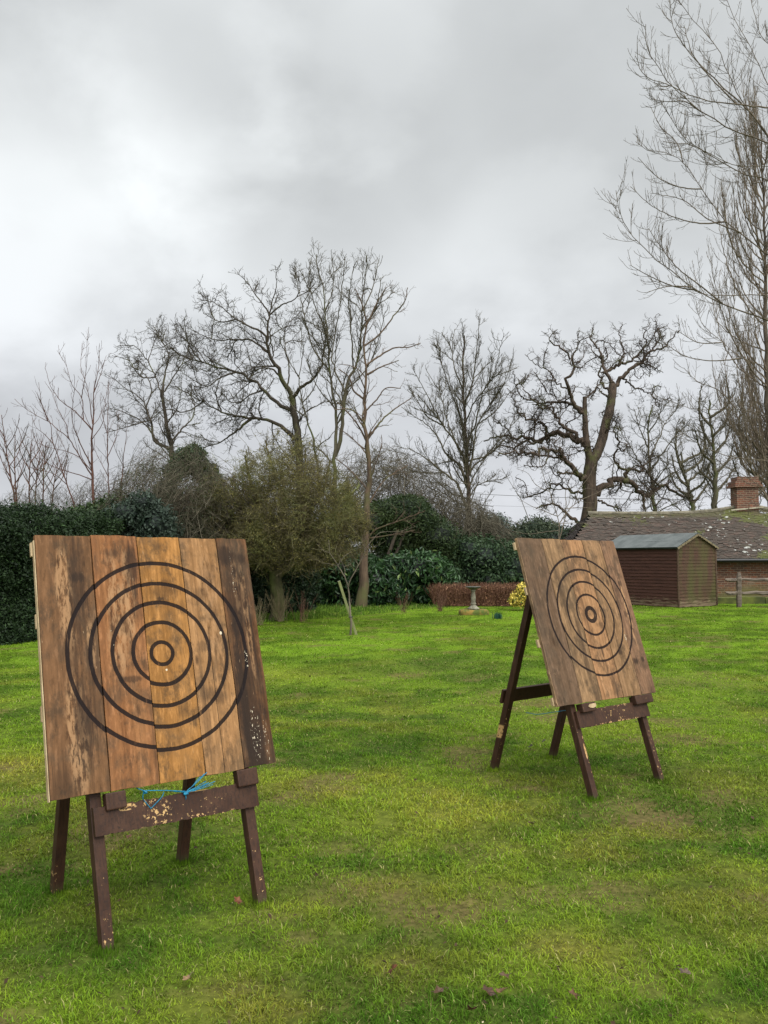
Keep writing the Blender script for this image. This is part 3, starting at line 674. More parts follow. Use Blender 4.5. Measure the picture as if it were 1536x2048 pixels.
def tree(name, label, group, bark, twigm, Ps, Rs, levels, ntrunk=1, cat='bare tree', k0=9, min_k=3, extra=None, base=None, crown='crown', leafbatch=None):
    b = Ps[0, 0]; root = empty(name, tuple(b)); tag(root, label, cat, group)
    V, F = tube_np(Ps[:ntrunk]-b, Rs[:ntrunk], 12); mk('trunk', V, F, bark, root, smooth=True)
    parts = []
    if len(Ps) > ntrunk: parts.append(tube_np(Ps[ntrunk:]-b, Rs[ntrunk:], k0))
    cur = (Ps, Rs); filled = levels[0].get('taper') == .3
    def same(b_, S_=12):
        t_ = np.linspace(0, b_[0].shape[1]-1, S_); i_ = np.minimum(t_.astype(int), b_[0].shape[1]-2); f_ = t_-i_
        return b_[0][:, i_]*(1-f_)[None, :, None]+b_[0][:, i_+1]*f_[None, :, None], b_[1][:, i_]*(1-f_)+b_[1][:, i_+1]*f_
    for i, lv in enumerate(levels):
        if i == 1 and filled: a_, b_ = same((Ps, Rs), 24), same(cur, 24); cur = (np.concatenate([a_[0], b_[0]]), np.concatenate([a_[1], b_[1]]))
        if i == 2 and filled and fillb is not None: a_, b_ = same(fillb), same(cur); cur = (np.concatenate([a_[0], b_[0]]), np.concatenate([a_[1], b_[1]]))
        cur = grow(*cur, **lv)
        if i == 0: fillb = cur
        parts.append(tube_np(cur[0]-b, cur[1], 5 if i == 0 else min_k))
    V, F = join(parts); mk(crown, V, F, twigm, root, smooth=True)
    return root, cur
GT = 'bare trees beyond the garden'
bark_d = barkmat('dark_oak_bark', (0.020, 0.015, 0.011), (0.059, 0.045, 0.031), (.070, .075, .022), .35)
bark_g = barkmat('gnarled_oak_bark', (0.024, 0.017, 0.012), (0.076, 0.052, 0.036), (.075, .078, .025), .3)
bark_l = barkmat('ash_bark', (0.045, 0.037, 0.024), (0.097, 0.083, 0.054), (.075, .085, .028), .5)
bark_r = barkmat('reddish_bark', (0.043, 0.020, 0.014), (0.097, 0.045, 0.030))
bark_t = barkmat('tall_tree_bark', (0.050, 0.033, 0.022), (0.115, 0.076, 0.049), (.085, .085, .03), .3)
tw_d = barkmat('dark_twig', (0.029, 0.022, 0.016), (0.066, 0.052, 0.036), (.080, .082, .030), .3)
tw_l = barkmat('pale_twig', (0.072, 0.056, 0.042), (0.137, 0.108, 0.076))
tw_g = barkmat('grey_green_twig', (0.048, 0.040, 0.026), (0.097, 0.083, 0.054))
def LV(a, b_, c=None):
    return [x for x in (a, b_, c) if x]
# --- large spreading oak
o7 = dict(ox=200, oy=480, sc=2.327)
limbs = [[52, 34, (940,1420),(935,1200),(925,1000),(918,880),(905,790),(890,720)],
 [24, 3, (905,800),(840,770),(760,700),(690,640),(640,615),(560,600),(480,570),(400,550),(330,500),(270,440),(210,405)],
 [28, 3, (890,725),(850,660),(830,600),(790,540),(770,450),(740,420),(690,400),(640,370),(590,330),(520,290),(450,270)],
 [13, 3, (785,520),(740,490),(680,460),(620,465),(540,465),(470,440),(390,395)],
 [14, 3, (775,470),(780,400),(790,350),(800,290),(820,220),(815,120)],
 [10, 3, (790,350),(760,300),(720,250),(680,190),(635,150)],
 [10, 3, (790,350),(850,300),(900,280),(930,230),(900,130)],
 [22, 4, (900,740),(930,690),(1000,640),(1030,580),(1040,480),(1010,380)],
 [11, 3, (915,860),(960,800),(1010,770),(1070,745),(1130,750)],
 [12, 3, (845,640),(800,600),(740,600),(700,640),(660,690)],
 [26, 4, (912,950),(820,850),(720,830),(640,820),(560,800),(480,755),(400,710),(340,680)],
 [18, 5, (710,835),(620,900),(540,950),(480,965)],
 [11, 3, (640,620),(560,640),(500,680),(450,660),(360,600)],
 [10, 3, (870,690),(880,600),(860,500),(870,400),(940,330)],
 [10, 3, (560,800),(540,700),(560,640),(520,560)],
 [9, 3, (480,570),(420,500),(400,430),(390,370)],
 [8, 3, (640,370),(560,380),(480,340)], [9, 3, (480,755),(400,800),(300,790),(220,850)],
 [9, 3, (760,700),(700,720),(640,760),(600,700)]]
P_, R_ = trace(limbs, 40, **o7, wig=.12, seed=3, slope=.6)
tree('oak_tree', 'broad dark bare oak with long level limbs behind the mossy shrub tree', GT, bark_d, tw_d, P_, R_,
     [dict(dens=0.62, ang=.72, ratio=.38, lmin=1.2, lmax=2.7, S=12, wig=0.17, up=.05, rmin=0.028, t0=.22, kmax=12, rf=.6, taper=.3, tmax=.74), dict(dens=4.6, ang=.85, ratio=.34, lmin=.4, lmax=2.4, S=8, wig=.26, up=.05, rmin=.015, kmax=40, rf=.5, t0=.2),
      dict(dens=6.5, ang=.8, ratio=.5, lmin=.4, lmax=1.1, S=6, wig=.28, up=.05, rmin=.0095, t0=.1),
      dict(dens=5, ang=.7, ratio=.5, lmin=.2, lmax=.5, S=4, wig=.25, up=.05, rmin=.0075, t0=.1, kmax=7)])
# --- tall twin-stemmed ash
limbs = [[28, 5, (1100,1330),(1097,1150),(1093,1050),(1095,950),(1100,800),(1085,720),(1070,600),(1060,450),(1040,300),(1030,200),(1005,60)],
 [24, 4, (1108,1010),(1122,900),(1130,820),(1135,720),(1180,600),(1210,500),(1215,400),(1225,250),(1250,80)],
 [11, 3, (1072,620),(1000,520),(960,400),(930,250),(905,120)], [9, 3, (1130,700),(1080,560),(1100,400),(1130,200),(1140,80)],
 [9, 3, (1180,600),(1170,450),(1160,300),(1180,120)], [9, 3, (1213,420),(1280,320),(1310,180)], [8, 3, (1222,330),(1270,220),(1295,90)],
 [7, 3, (1045,330),(1085,220),(1080,80)], [8, 3, (1060,450),(1010,330),(975,200),(980,90)], [8, 3, (1095,800),(1010,680),(960,560)],
 [8, 3, (1140,700),(1240,600),(1290,480),(1330,330)]]
P_, R_ = trace(limbs, 36, **o7, wig=.1, seed=4, slope=.4)
tree('ash_tree', 'tallest bare tree in the middle with two close upright pale trunks', GT, bark_l, tw_g, P_, R_,
     [dict(dens=0.55, ang=.72, ratio=.38, lmin=1.0, lmax=2.2, S=12, wig=0.14, up=.05, rmin=0.024, t0=.22, kmax=12, rf=.6, taper=.3, tmax=.74), dict(dens=4.6, ang=.6, ratio=.28, lmin=.35, lmax=2.0, S=7, wig=.22, up=.16, rmin=.013, rf=.55, t0=.3, kmax=44),
      dict(dens=6, ang=.65, ratio=.45, lmin=.35, lmax=1., S=5, wig=.25, up=.1, rmin=.0085),
      dict(dens=6, ang=.6, ratio=.5, lmin=.16, lmax=.4, S=4, wig=.25, up=.1, rmin=.0055, kmax=3)], ntrunk=2)
limbs = [[22, 3, (1030,1360),(1018,1150),(1005,1000),(985,900),(940,760),(930,640),(945,520),(930,400)], [8, 3, (960,830),(900,780),(860,690)], [8, 3, (940,760),(990,700),(1020,600)], [7, 2, (930,640),(880,560),(850,450)]]
P_, R_ = trace(limbs, 38, **o7, wig=.1, seed=14, slope=.4)
tree('leaning_tree', 'thin bare tree leaning left between the broad oak and the twin trunks', GT, bark_l, tw_g, P_, R_,
     [dict(dens=3.2, ang=.7, ratio=.25, lmin=.5, lmax=1.6, S=7, wig=.25, up=.1, rmin=.011, t0=.35), dict(dens=3., ang=.7, ratio=.45, lmin=.25, lmax=.8, S=5, wig=.25, up=.08, rmin=.0075)])
# --- straight tree standing in the lawn edge
bx, by = 722, 1212
px7 = lambda x, y: (x/2.327+200, y/2.327+480)
limbs = [[24, 4, (722,1213),(727,1150),(730,1080),(736,1000),(738,930),px7(1250,1000),px7(1230,850),px7(1225,740),px7(1240,620),px7(1232,500),px7(1240,380)],
 [5, 2, px7(1245,940),px7(1200,860),px7(1150,800),px7(1100,750)], [5.5, 2, px7(1255,930),px7(1320,830),px7(1380,780),px7(1450,735)],
 [5, 2, px7(1232,580),px7(1300,540),px7(1380,500),px7(1430,500),px7(1490,480)], [4.5, 2, px7(1235,500),px7(1300,440),px7(1370,350),px7(1420,280),px7(1430,220)],
 [4.5, 2, px7(1240,620),px7(1310,590),px7(1390,560)], [5, 2, px7(1225,740),px7(1180,700),px7(1160,640),px7(1110,600)], [4, 2, px7(1238,400),px7(1280,310),px7(1330,220)],
 [4, 2, px7(1240,380),px7(1220,300),px7(1190,230)], [4, 2, (736,1010),(770,960),(815,930)], [4, 2, (738,985),(700,940),(670,915)], [4, 2, (731,1090),(745,1065),(790,1045),(850,1022)],
 [4, 2, px7(1232,860),px7(1170,790),px7(1090,790)], [4, 2, px7(1228,800),px7(1290,740),px7(1330,690),px7(1400,690)], [3.5, 1.5, (731,1075),(775,1071),(830,1060)]]
P_, R_ = trace(limbs, 26.5, wig=.08, seed=5, slope=.5, flare=1.25)
tree('slender_tree', 'straight brown single trunk standing in front of the laurel leaves', GT, bark_t, bark_t, P_, R_,
     [dict(dens=0.8, ang=.72, ratio=.38, lmin=0.5, lmax=1.2, S=12, wig=0.12, up=.05, rmin=0.012, t0=.22, kmax=12, rf=.6, taper=.3, tmax=.74), dict(dens=3.2, ang=.8, ratio=.26, lmin=.4, lmax=1.4, S=7, wig=.22, up=.1, rmin=.0075, t0=.42, kmax=34), dict(dens=4.5, ang=.75, ratio=.45, lmin=.2, lmax=.7, S=5, wig=.25, up=.08, rmin=.005),
      dict(dens=2.2, ang=.7, ratio=.5, lmin=.12, lmax=.3, S=4, wig=.25, up=.05, rmin=.004, kmax=2)])
# --- smaller oak at the left of the broad oak
limbs = [[34, 16, (345,1250),(338,1080),(328,960),(310,860),(295,760),(290,700)], [14, 3, (293,720),(302,620),(320,540),(280,460),(250,400)], [20, 3, (300,985),(250,930),(235,840),(215,780),(170,720),(120,690),(60,640)],
 [14, 3, (330,950),(380,880),(430,830),(440,760),(400,690)], [9, 3, (298,760),(260,640),(220,560),(170,500),(80,490)], [9, 3, (296,720),(340,640),(390,560),(420,480)],
 [12, 3, (280,960),(200,850),(110,800),(30,780)], [8, 3, (235,840),(160,860),(90,880),(20,900)], [8, 3, (310,860),(360,780),(380,700)], [8, 3, (215,780),(240,690),(190,610),(110,580)], [8, 3, (265,640),(200,640),(130,560),(70,540)]]
P_, R_ = trace(limbs, 37, **o7, wig=.12, seed=6, slope=.6)
tree('oak_tree', 'smaller rounded bare oak between the thin left saplings and the broad oak', GT, bark_d, tw_d, P_, R_,
     [dict(dens=0.7, ang=.72, ratio=.38, lmin=1.0, lmax=2.2, S=12, wig=0.17, up=.05, rmin=0.024, t0=.22, kmax=12, rf=.6, taper=.3, tmax=.74), dict(dens=5.2, ang=.85, ratio=.36, lmin=.35, lmax=2.0, S=7, wig=.28, up=.04, rmin=.013, rf=.5, kmax=34), dict(dens=6.5, ang=.8, ratio=.48, lmin=.35, lmax=1., S=6, wig=.28, up=.03, rmin=.009),
      dict(dens=6.5, ang=.7, ratio=.5, lmin=.16, lmax=.4, S=4, wig=.25, up=.03, rmin=.0058, kmax=4)])
# --- middle tree (regular vase crown)
o8 = dict(ox=780, oy=600, sc=2.4)
limbs = [[38, 9, (380,1330),(378,1130),(378,1000),(375,900),(370,850),(370,750),(360,620),(355,500),(350,420),(350,300),(355,170)],
 [20, 3, (375,890),(330,790),(270,740),(230,660),(180,600),(120,560),(55,510)], [20, 3, (365,1010),(345,940),(320,880),(260,830),(190,770),(100,720),(10,700)],
 [15, 3, (367,770),(310,680),(260,610),(230,560),(170,440),(110,330)], [16, 3, (375,860),(400,800),(450,760),(500,720),(530,640)], [16, 3, (378,850),(400,720),(420,600),(480,500),(540,420),(585,290)],
 [13, 3, (362,640),(330,540),(290,430),(250,310),(225,190)], [12, 3, (355,500),(390,420),(410,300),(420,200),(432,90)], [12, 3, (370,700),(420,560),(440,460),(500,350),(540,190)],
 [10, 3, (350,430),(310,330),(300,220),(310,140)], [12, 3, (372,1110),(320,1070),(270,1050)], [10, 3, (250,610),(180,560),(130,480),(90,410)], [10, 3, (440,760),(510,690),(570,620),(610,520)],
 [10, 3, (320,690),(270,560),(240,450),(170,330)], [9, 3, (260,830),(180,830),(110,820),(40,770)], [9, 3, (345,940),(300,930),(230,880),(150,870)], [9, 3, (420,600),(500,540),(570,450)],
 [9, 3, (360,600),(400,500),(470,400),(490,250)], [8, 3, (376,960),(420,890),(480,870),(540,880)]]
P_, R_ = trace(limbs, 45, **o8, wig=.09, seed=7, slope=.6)
tree('vase_tree', 'single bare tree with an even fan crown left of the gnarled oak', GT, bark_g, tw_g, P_, R_,
     [dict(dens=0.6, ang=.72, ratio=.38, lmin=1.4, lmax=3.0, S=12, wig=0.11, up=.05, rmin=0.026, t0=.22, kmax=12, rf=.6, taper=.3, tmax=.74), dict(dens=3.6, ang=.6, ratio=.32, lmin=.4, lmax=2.6, S=8, wig=.17, up=.12, rmin=.015, rf=.5, t0=.12, kmax=40), dict(dens=6.0, ang=.6, ratio=.48, lmin=.4, lmax=1.2, S=6, wig=.2, up=.1, rmin=.010),
      dict(dens=6, ang=.6, ratio=.5, lmin=.18, lmax=.5, S=4, wig=.2, up=.08, rmin=.0065, kmax=4)])
# --- gnarled old oak
limbs = [[98, 70, (925,1330),(935,1130),(955,1030),(960,960),(957,900),(962,800),(972,750)],
 [58, 46, (970,790),(1005,710),(1035,600),(1060,500),(1070,405)], [46, 24, (958,790),(945,690),(937,600),(935,540),(935,465)],
 [22, 5, (1072,415),(1050,380),(1030,340),(1020,280),(995,230),(960,180),(975,130)], [26, 5, (1075,410),(1120,370),(1160,330),(1200,300),(1245,250),(1310,235),(1345,195),(1390,145)],
 [20, 4, (1045,345),(1100,310),(1160,285),(1200,245),(1230,210),(1218,165),(1250,100)], [15, 4, (1065,450),(1020,400),(1008,350),(1018,290),(980,250),(935,195)],
 [11, 3, (1130,395),(1180,420),(1230,440),(1290,480),(1350,470)], [12, 3, (1055,470),(1015,445),(1003,420),(950,455),(900,440)],
 [26, 4, (935,545),(885,500),(862,430),(850,380),(880,345),(870,280),(815,230),(765,190),(800,135)], [20, 4, (930,545),(890,510),(820,490),(760,500),(700,480),(640,430),(615,370)],
 [11, 4, (935,475),(985,430),(1000,380)], [26, 5, (935,690),(880,640),(820,600),(790,560),(778,510),(740,520),(700,495),(660,450)], [40, 8, (930,700),(850,650),(775,640),(730,672),(650,668),(590,660),(520,655),(450,665)],
 [18, 5, (745,668),(690,690),(640,680),(600,710),(540,700),(470,740)], [18, 4, (735,640),(742,600),(680,580),(620,540),(600,490),(575,430)], [34, 6, (940,860),(880,810),(825,765),(820,730),(760,720),(700,740),(620,740),(520,735)],
 [16, 9, (925,850),(865,832),(800,828)], [16, 4, (940,920),(860,918),(800,885),(740,920),(650,932),(640,880),(610,850)], [24, 5, (930,1085),(880,1050),(840,1020),(790,980),(740,985),(700,1000)],
 [44, 10, (980,950),(1050,885),(1115,865),(1175,885),(1205,930),(1250,940),(1300,890),(1350,910),(1400,955),(1470,960)], [24, 5, (1150,875),(1128,845),(1150,815),(1210,820),(1225,790),(1290,740)],
 [16, 4, (1150,830),(1095,800),(1075,770),(1100,700),(1075,620),(1100,540)], [12, 3, (1000,960),(1050,985),(1110,1010),(1100,1050)], [12, 3, (850,640),(850,590),(880,570),(880,510)],
 [10, 3, (980,700),(900,720),(870,700),(850,730)], [12, 3, (1100,310),(1120,240),(1100,170),(1115,110)], [12, 3, (870,280),(900,220),(905,160)], [11, 3, (700,480),(650,480),(610,430),(590,340)],
 [11, 3, (1245,250),(1290,190),(1280,130),(1270,80)], [11, 3, (590,660),(540,600),(500,580),(480,520)], [10, 3, (860,430),(800,400),(760,340),(700,310),(650,260)], [10, 3, (1200,300),(1260,320),(1310,350)],
 [10, 3, (760,720),(740,790),(690,800),(640,790)], [9, 3, (790,560),(820,520),(800,470),(750,440),(730,380)]]
P_, R_ = trace(limbs, 45, **o8, wig=.40, seed=8, slope=.7, S=30, texp=1.15, stiff=3)
tree('gnarled_oak_tree', 'massive gnarled old oak with twisting limbs rising behind the tiled roof', GT, bark_g, bark_g, P_, R_,
     [dict(dens=0.55, ang=.72, ratio=.38, lmin=1.3, lmax=3.0, S=12, wig=0.34, up=.05, rmin=0.036, t0=.22, kmax=12, rf=.6, taper=.3, tmax=.74), dict(dens=3.1, ang=1.0, ratio=.36, lmin=.45, lmax=2.1, S=10, wig=.45, up=.06, rmin=.019, rf=.45, kmax=34), dict(dens=6, ang=.95, ratio=.5, lmin=.4, lmax=1.1, S=7, wig=.42, up=.06, rmin=.0115),
      dict(dens=5, ang=.85, ratio=.5, lmin=.18, lmax=.45, S=4, wig=.35, up=.08, rmin=.0065, kmax=5)], k0=10)
# --- round-crowned tree behind it
limbs = [[32, 8, (1278,1250),(1272,1120),(1268,1000),(1262,900),(1252,820),(1240,700),(1240,600),(1258,500)], [13, 3, (1262,860),(1200,780),(1150,700),(1110,600)], [13, 3, (1260,810),(1320,720),(1380,640),(1450,590)],
 [12, 3, (1250,760),(1300,640),(1350,550),(1390,500)], [10, 3, (1244,720),(1200,620),(1170,520)], [11, 3, (1265,900),(1340,840),(1420,800),(1490,770)], [11, 3, (1266,950),(1190,900),(1120,860)], [9, 3, (1242,640),(1290,560),(1310,480)]]
P_, R_ = trace(limbs, 52, **o8, wig=.15, seed=9, slope=.6)
tree('round_crowned_tree', 'low round-crowned bare tree just right of the gnarled oak trunk', GT, bark_l, tw_g, P_, R_,
     [dict(dens=0.7, ang=.72, ratio=.38, lmin=1.5, lmax=3.2, S=12, wig=0.16, up=.05, rmin=0.028, t0=.22, kmax=12, rf=.6, taper=.3, tmax=.74), dict(dens=3.0, ang=.75, ratio=.34, lmin=.5, lmax=2.6, S=8, wig=.25, up=.08, rmin=.015, t0=.15), dict(dens=5.5, ang=.7, ratio=.48, lmin=.4, lmax=1.2, S=6, wig=.25, up=.06, rmin=.0105), dict(dens=5.5, ang=.7, ratio=.5, lmin=.2, lmax=.5, S=4, wig=.22, up=.05, rmin=.0075, kmax=4)])
for i, (bx_, tx, ty, D_, lab) in enumerate([(1428, 1418, 800, 50, 'thin bare tree with a narrow crown left of the brick chimney'), (1508, 1520, 850, 44, 'bushy bare tree directly behind the brick chimney'), (1380, 1362, 905, 60, 'small faint bare tree low behind the long tiled ridge')]):
    h_ = 1040-ty
    limbs = [[20, 4, (bx_, 1090), (bx_+2, 1040-.35*h_), (tx+6, 1040-.7*h_), (tx, ty)]]
    for j in range(9):
        s_ = -1 if j % 2 else 1; f = .22+.08*j; yb_ = 1040-h_*f
        limbs.append([7, 2.5, (bx_+(tx-bx_)*f, yb_), (bx_+s_*(24+4*math.sin(j)), yb_-26), (bx_+s_*(46-2.8*j), yb_-60-3*j)])
    P_, R_ = trace(limbs, D_, wig=.15, seed=30+i, slope=.6)
    tree('thin_tree', lab, GT, bark_l, tw_g, P_, R_, [dict(dens=0.8, ang=.72, ratio=.38, lmin=1.4, lmax=3.0, S=12, wig=0.16, up=.05, rmin=0.024, t0=.22, kmax=12, rf=.6, taper=.3, tmax=.74), dict(dens=3.6, ang=.7, ratio=.34, lmin=.8, lmax=2.0, S=7, wig=.25, up=.08, rmin=.014), dict(dens=4., ang=.7, ratio=.45, lmin=.35, lmax=1., S=6, wig=.25, up=.06, rmin=.0095)]+([dict(dens=5, ang=.7, ratio=.5, lmin=.2, lmax=.5, S=4, wig=.22, up=.05, rmin=.0075, kmax=5)] if i < 2 else []))
# --- thin saplings over the left hedge
oL = dict(ox=0, oy=640, sc=4.8)
limbs = [[44, 5, (900,2050),(905,1800),(895,1600),(885,1400),(885,1060),(895,900),(900,700),(930,540),(955,280)], [16, 4, (885,1060),(800,960),(700,860),(600,790),(500,660),(430,460)], [17, 4, (880,1510),(790,1350),(720,1230),(650,1130),(540,1040),(460,970),(360,920),(260,860),(140,760)],
 [15, 4, (870,1420),(780,1200),(700,1000),(690,900),(710,700),(715,520)], [13, 3, (460,970),(430,880),(390,780),(340,680)], [12, 3, (890,1000),(860,780),(830,620),(780,480),(790,220)],
 [12, 3, (790,960),(780,740),(690,620),(640,450),(550,290)], [12, 3, (900,700),(960,540),(1020,340)], [10, 3, (800,740),(830,450),(835,160)], [12, 4, (890,1540),(800,1500),(600,1440),(500,1400),(330,1290)],
 [10, 3, (650,1130),(640,1020),(560,870),(520,740),(430,590)], [10, 3, (888,1150),(980,1000),(1010,800),(1040,580)], [10, 3, (770,1330),(640,1260),(500,1230),(360,1180),(240,1100)]]
P_, R_ = trace(limbs, 21, **oL, wig=.06, seed=11, slope=.5)
tw2 = [dict(dens=5.5, ang=.6, ratio=.22, lmin=.3, lmax=.9, S=7, wig=.1, up=.14, rmin=.0048, t0=.22, rf=.5, kmax=40), dict(dens=4.0, ang=.6, ratio=.4, lmin=.12, lmax=.4, S=5, wig=.12, up=.1, rmin=.0036, kmax=4)]
tree('young_tree', 'tall thin reddish young tree rising above the dark left hedge', GT, bark_r, bark_r, P_, R_, tw2)
limbs = [[20, 4, (760,1980),(680,1680),(610,1480),(540,1260),(500,1150),(480,1000),(400,800),(370,600)], [10, 3, (510,1190),(430,1100),(340,1020),(310,940)], [10, 3, (610,1480),(640,1300),(560,1100)], [10, 3, (640,1580),(520,1480),(330,1430),(240,1390)]]
P_, R_ = trace(limbs, 22, **oL, wig=.06, seed=12, slope=.5)
tree('young_tree', 'thin stem curving left beside the tall reddish young tree', GT, bark_r, bark_r, P_, R_, tw2)
limbs = [[20, 5, (1045,2000),(1040,1600),(1035,1300),(1030,1050),(1040,800),(1045,600)], [10, 3, (1035,1500),(960,1350),(900,1230)], [9, 3, (1040,1300),(1120,1100),(1140,900)], [8, 3, (1035,1100),(980,900),(960,760)]]
P_, R_ = trace(limbs, 23, **oL, wig=.06, seed=13, slope=.5)
tree('young_tree', 'thin straight dark stem just right of the tall reddish young tree', GT, bark_r, bark_r, P_, R_, tw2)
limbs = [[24, 5, (1160,1900),(1165,1600),(1180,1400),(1200,1200),(1230,1000)], [9, 3, (1165,1600),(1250,1400),(1300,1250)], [9, 3, (1180,1400),(1110,1250),(1080,1150)]]
P_, R_ = trace(limbs, 23.5, **oL, wig=.06, seed=23, slope=.5)
tree('young_tree', 'short thin stem in the tangle left of the ivy clump', GT, bark_r, tw_d, P_, R_, tw2)
for i, (bx_, tx, ty, lab) in enumerate([(30, 4, 830, 'tallest thin bare tree at the left edge of the photo'), (33, 30, 870, 'second thin tree from the left edge above the hedge'), (58, 64, 880, 'third thin stem from the left edge above the hedge'), (70, 80, 905, 'fourth thin stem from the left edge above the hedge'), (86, 92, 885, 'fifth thin stem from the left edge above the hedge'), (104, 116, 925, 'sixth thin stem from the left edge, leaning right above the hedge')]):
    limbs = [[7 if i < 2 else 4.5, 1.5, (bx_-2, 1075), (bx_, 1010), ((bx_+tx)/2-2, (1010+ty)/2), (tx, ty)]]
    for j in range(6):
        s_ = -1 if (j+i) % 2 else 1; f = .2+.11*j; y0_ = 1010-(1010-ty)*f; x0_ = bx_+(tx-bx_)*f
        limbs.append([2.2, 1, (x0_, y0_), (x0_+s_*15, y0_-24), (x0_+s_*26, y0_-58)])
    P_, R_ = trace(limbs, 27+i, wig=.06, seed=40+i, slope=.5)
    tree('young_tree', lab, GT, bark_r, tw_d if i % 2 else bark_r, P_, R_, [dict(dens=4.2, ang=.6, ratio=.24, lmin=.4, lmax=1.2, S=7, wig=.13, up=.12, rmin=.0062, t0=.25), dict(dens=2.2, ang=.6, ratio=.4, lmin=.2, lmax=.5, S=5, wig=.15, up=.1, rmin=.0045, kmax=4)])
# --- columnar poplar at the right
rsP = np.random.default_rng(77)
limbs = [[24, 3, (1560,1120),(1544,1000),(1537,800),(1531,600),(1527,400),(1522,240)]]
for j in range(84):
    f = rsP.random()**1.35; y0_ = 1010-700*f; x0_ = np.interp(y0_, [230, 400, 600, 800, 1000], [1522, 1527, 1531, 1537, 1544])
    s_ = -1 if rsP.random() < .68 else 1; Lh = rsP.uniform(150, 330)*(1-.5*f); yt_ = y0_-Lh
    hw = np.interp(yt_, [60, 230, 480, 640, 800, 900], [16, 52, 118, 136, 100, 78])*rsP.uniform(.25, 1.05)
    limbs.append([4.6-2*f, 1.2, (x0_, y0_), (x0_+s_*hw*.45, y0_-Lh*.22), (x0_+s_*hw*.8, y0_-Lh*.55), (x0_+s_*hw*rsP.uniform(.85, 1.05), yt_)])
P_, R_ = trace(limbs, 42, wig=.1, seed=15, slope=.55)
tree('poplar_tree', 'tall narrow bare poplar with crowded upright branches at the right edge', GT, barkmat('poplar_bark', (0.043, 0.035, 0.023), (0.094, 0.072, 0.050)), barkmat('poplar_twig', (.092, .070, .050), (.18, .14, .10)), P_, R_,
     [dict(dens=3.2, ang=.4, ratio=.3, lmin=.8, lmax=2.2, S=8, wig=.1, up=.22, rmin=.0105, t0=.1, kmax=44, rf=.5), dict(dens=4, ang=.4, ratio=.45, lmin=.4, lmax=1.0, S=6, wig=.12, up=.2, rmin=.0085),
      dict(dens=1.8, ang=.45, ratio=.5, lmin=.2, lmax=.5, S=4, wig=.12, up=.15, rmin=.006, kmax=3)])
# --- nearer tree, trunk outside the photograph, its boughs reaching in
oR = dict(ox=1200, oy=0, sc=1.97)
limbs = [[70, 22, (1330,2420),(1320,2000),(1315,1500),(1300,1000),(1290,500),(1280,0),(1270,-400)],
 [17, 2.5, (1300,1000),(1100,760),(880,650),(660,565),(520,510),(400,440),(290,350),(220,240),(180,170),(178,98)], [8, 2.5, (700,430),(545,412),(440,400),(350,372),(280,340),(160,280),(140,220)],
 [15, 2.5, (1302,1100),(1050,850),(850,760),(660,710),(560,680),(440,610),(320,530),(270,450),(228,380)], [8, 2.5, (1302,1050),(900,700),(660,655),(520,650),(400,590),(250,555)],
 [17, 2.5, (1310,1500),(1050,1230),(850,1100),(660,1000),(560,920),(490,870),(400,740),(330,640),(250,600),(170,590),(138,562)], [9, 2.5, (490,872),(400,880),(280,850),(190,800),(120,735)],
 [17, 2.5, (1312,1700),(1050,1450),(850,1330),(660,1265),(540,1220),(410,1160),(330,1110),(230,1030),(150,950),(90,870),(62,755)], [7, 2.5, (370,1142),(280,1125),(200,1090),(120,1045)], [7, 2.5, (350,1122),(260,1130),(190,1150)],
 [10, 2.5, (1315,1900),(1000,1600),(800,1500),(660,1450),(560,1410),(480,1350),(400,1270),(372,1180)], [7, 2.5, (900,1300),(660,1165),(500,1165),(420,1162),(330,1125)],
 [10, 2.5, (1316,1950),(1000,1720),(800,1670),(660,1640),(540,1610),(400,1612),(300,1590),(220,1560)], [12, 2.5, (1295,900),(1000,700),(760,640),(660,540),(590,440),(500,290),(480,220),(400,120),(300,-10)],
 [11, 2.5, (1290,700),(900,500),(720,420),(660,330),(600,200),(540,90),(490,-20)], [10, 2.5, (690,560),(600,450),(480,340),(380,240),(285,95),(275,-10)], [8, 2.5, (1316,2000),(1000,1860),(800,1830),(660,1815),(520,1800),(430,1770),(300,1690)],
 [9, 2.5, (1285,400),(900,250),(720,200),(660,170),(610,60),(590,-40)], [7, 2.5, (545,412),(430,300),(360,200),(330,100)], [7, 2.5, (400,740),(330,740),(230,700),(150,620)], [7, 2.5, (560,920),(420,860),(330,790),(200,760)],
 [7, 2.5, (490,1190),(400,1130),(300,1050),(230,960),(190,900)], [7, 2.5, (560,1410),(420,1420),(330,1400),(250,1350)], [6, 2.5, (540,1612),(470,1540),(380,1500),(330,1450)], [6, 2.5, (480,1350),(390,1350),(300,1300)],
 [6, 2.5, (1317,2050),(900,1960),(700,1950),(560,1870),(500,1840)], [6, 2.5, (1317,2050),(900,2000),(760,1880),(690,1900),(580,1990)], [6, 2.5, (330,640),(300,560),(240,500),(200,420)], [6, 2.5, (400,440),(330,400),(260,400),(200,390)]]
P_, R_ = trace(limbs, 19, **oR, wig=.05, seed=16, slope=.35, S=26)
tree('bare_tree', 'nearest bare tree reaching in from the right with long arching pale boughs', GT, bark_t, tw_l, P_, R_,
     [dict(dens=8.5, ang=.88, ratio=.2, lmin=.45, lmax=1.0, S=9, wig=.07, up=.13, rmin=.0058, t0=.30, kmax=140, rf=.45, flat=.4), dict(dens=7.5, ang=.8, ratio=.42, lmin=.14, lmax=.42, S=6, wig=.07, up=.16, rmin=.0040, kmax=9, t0=.08)])
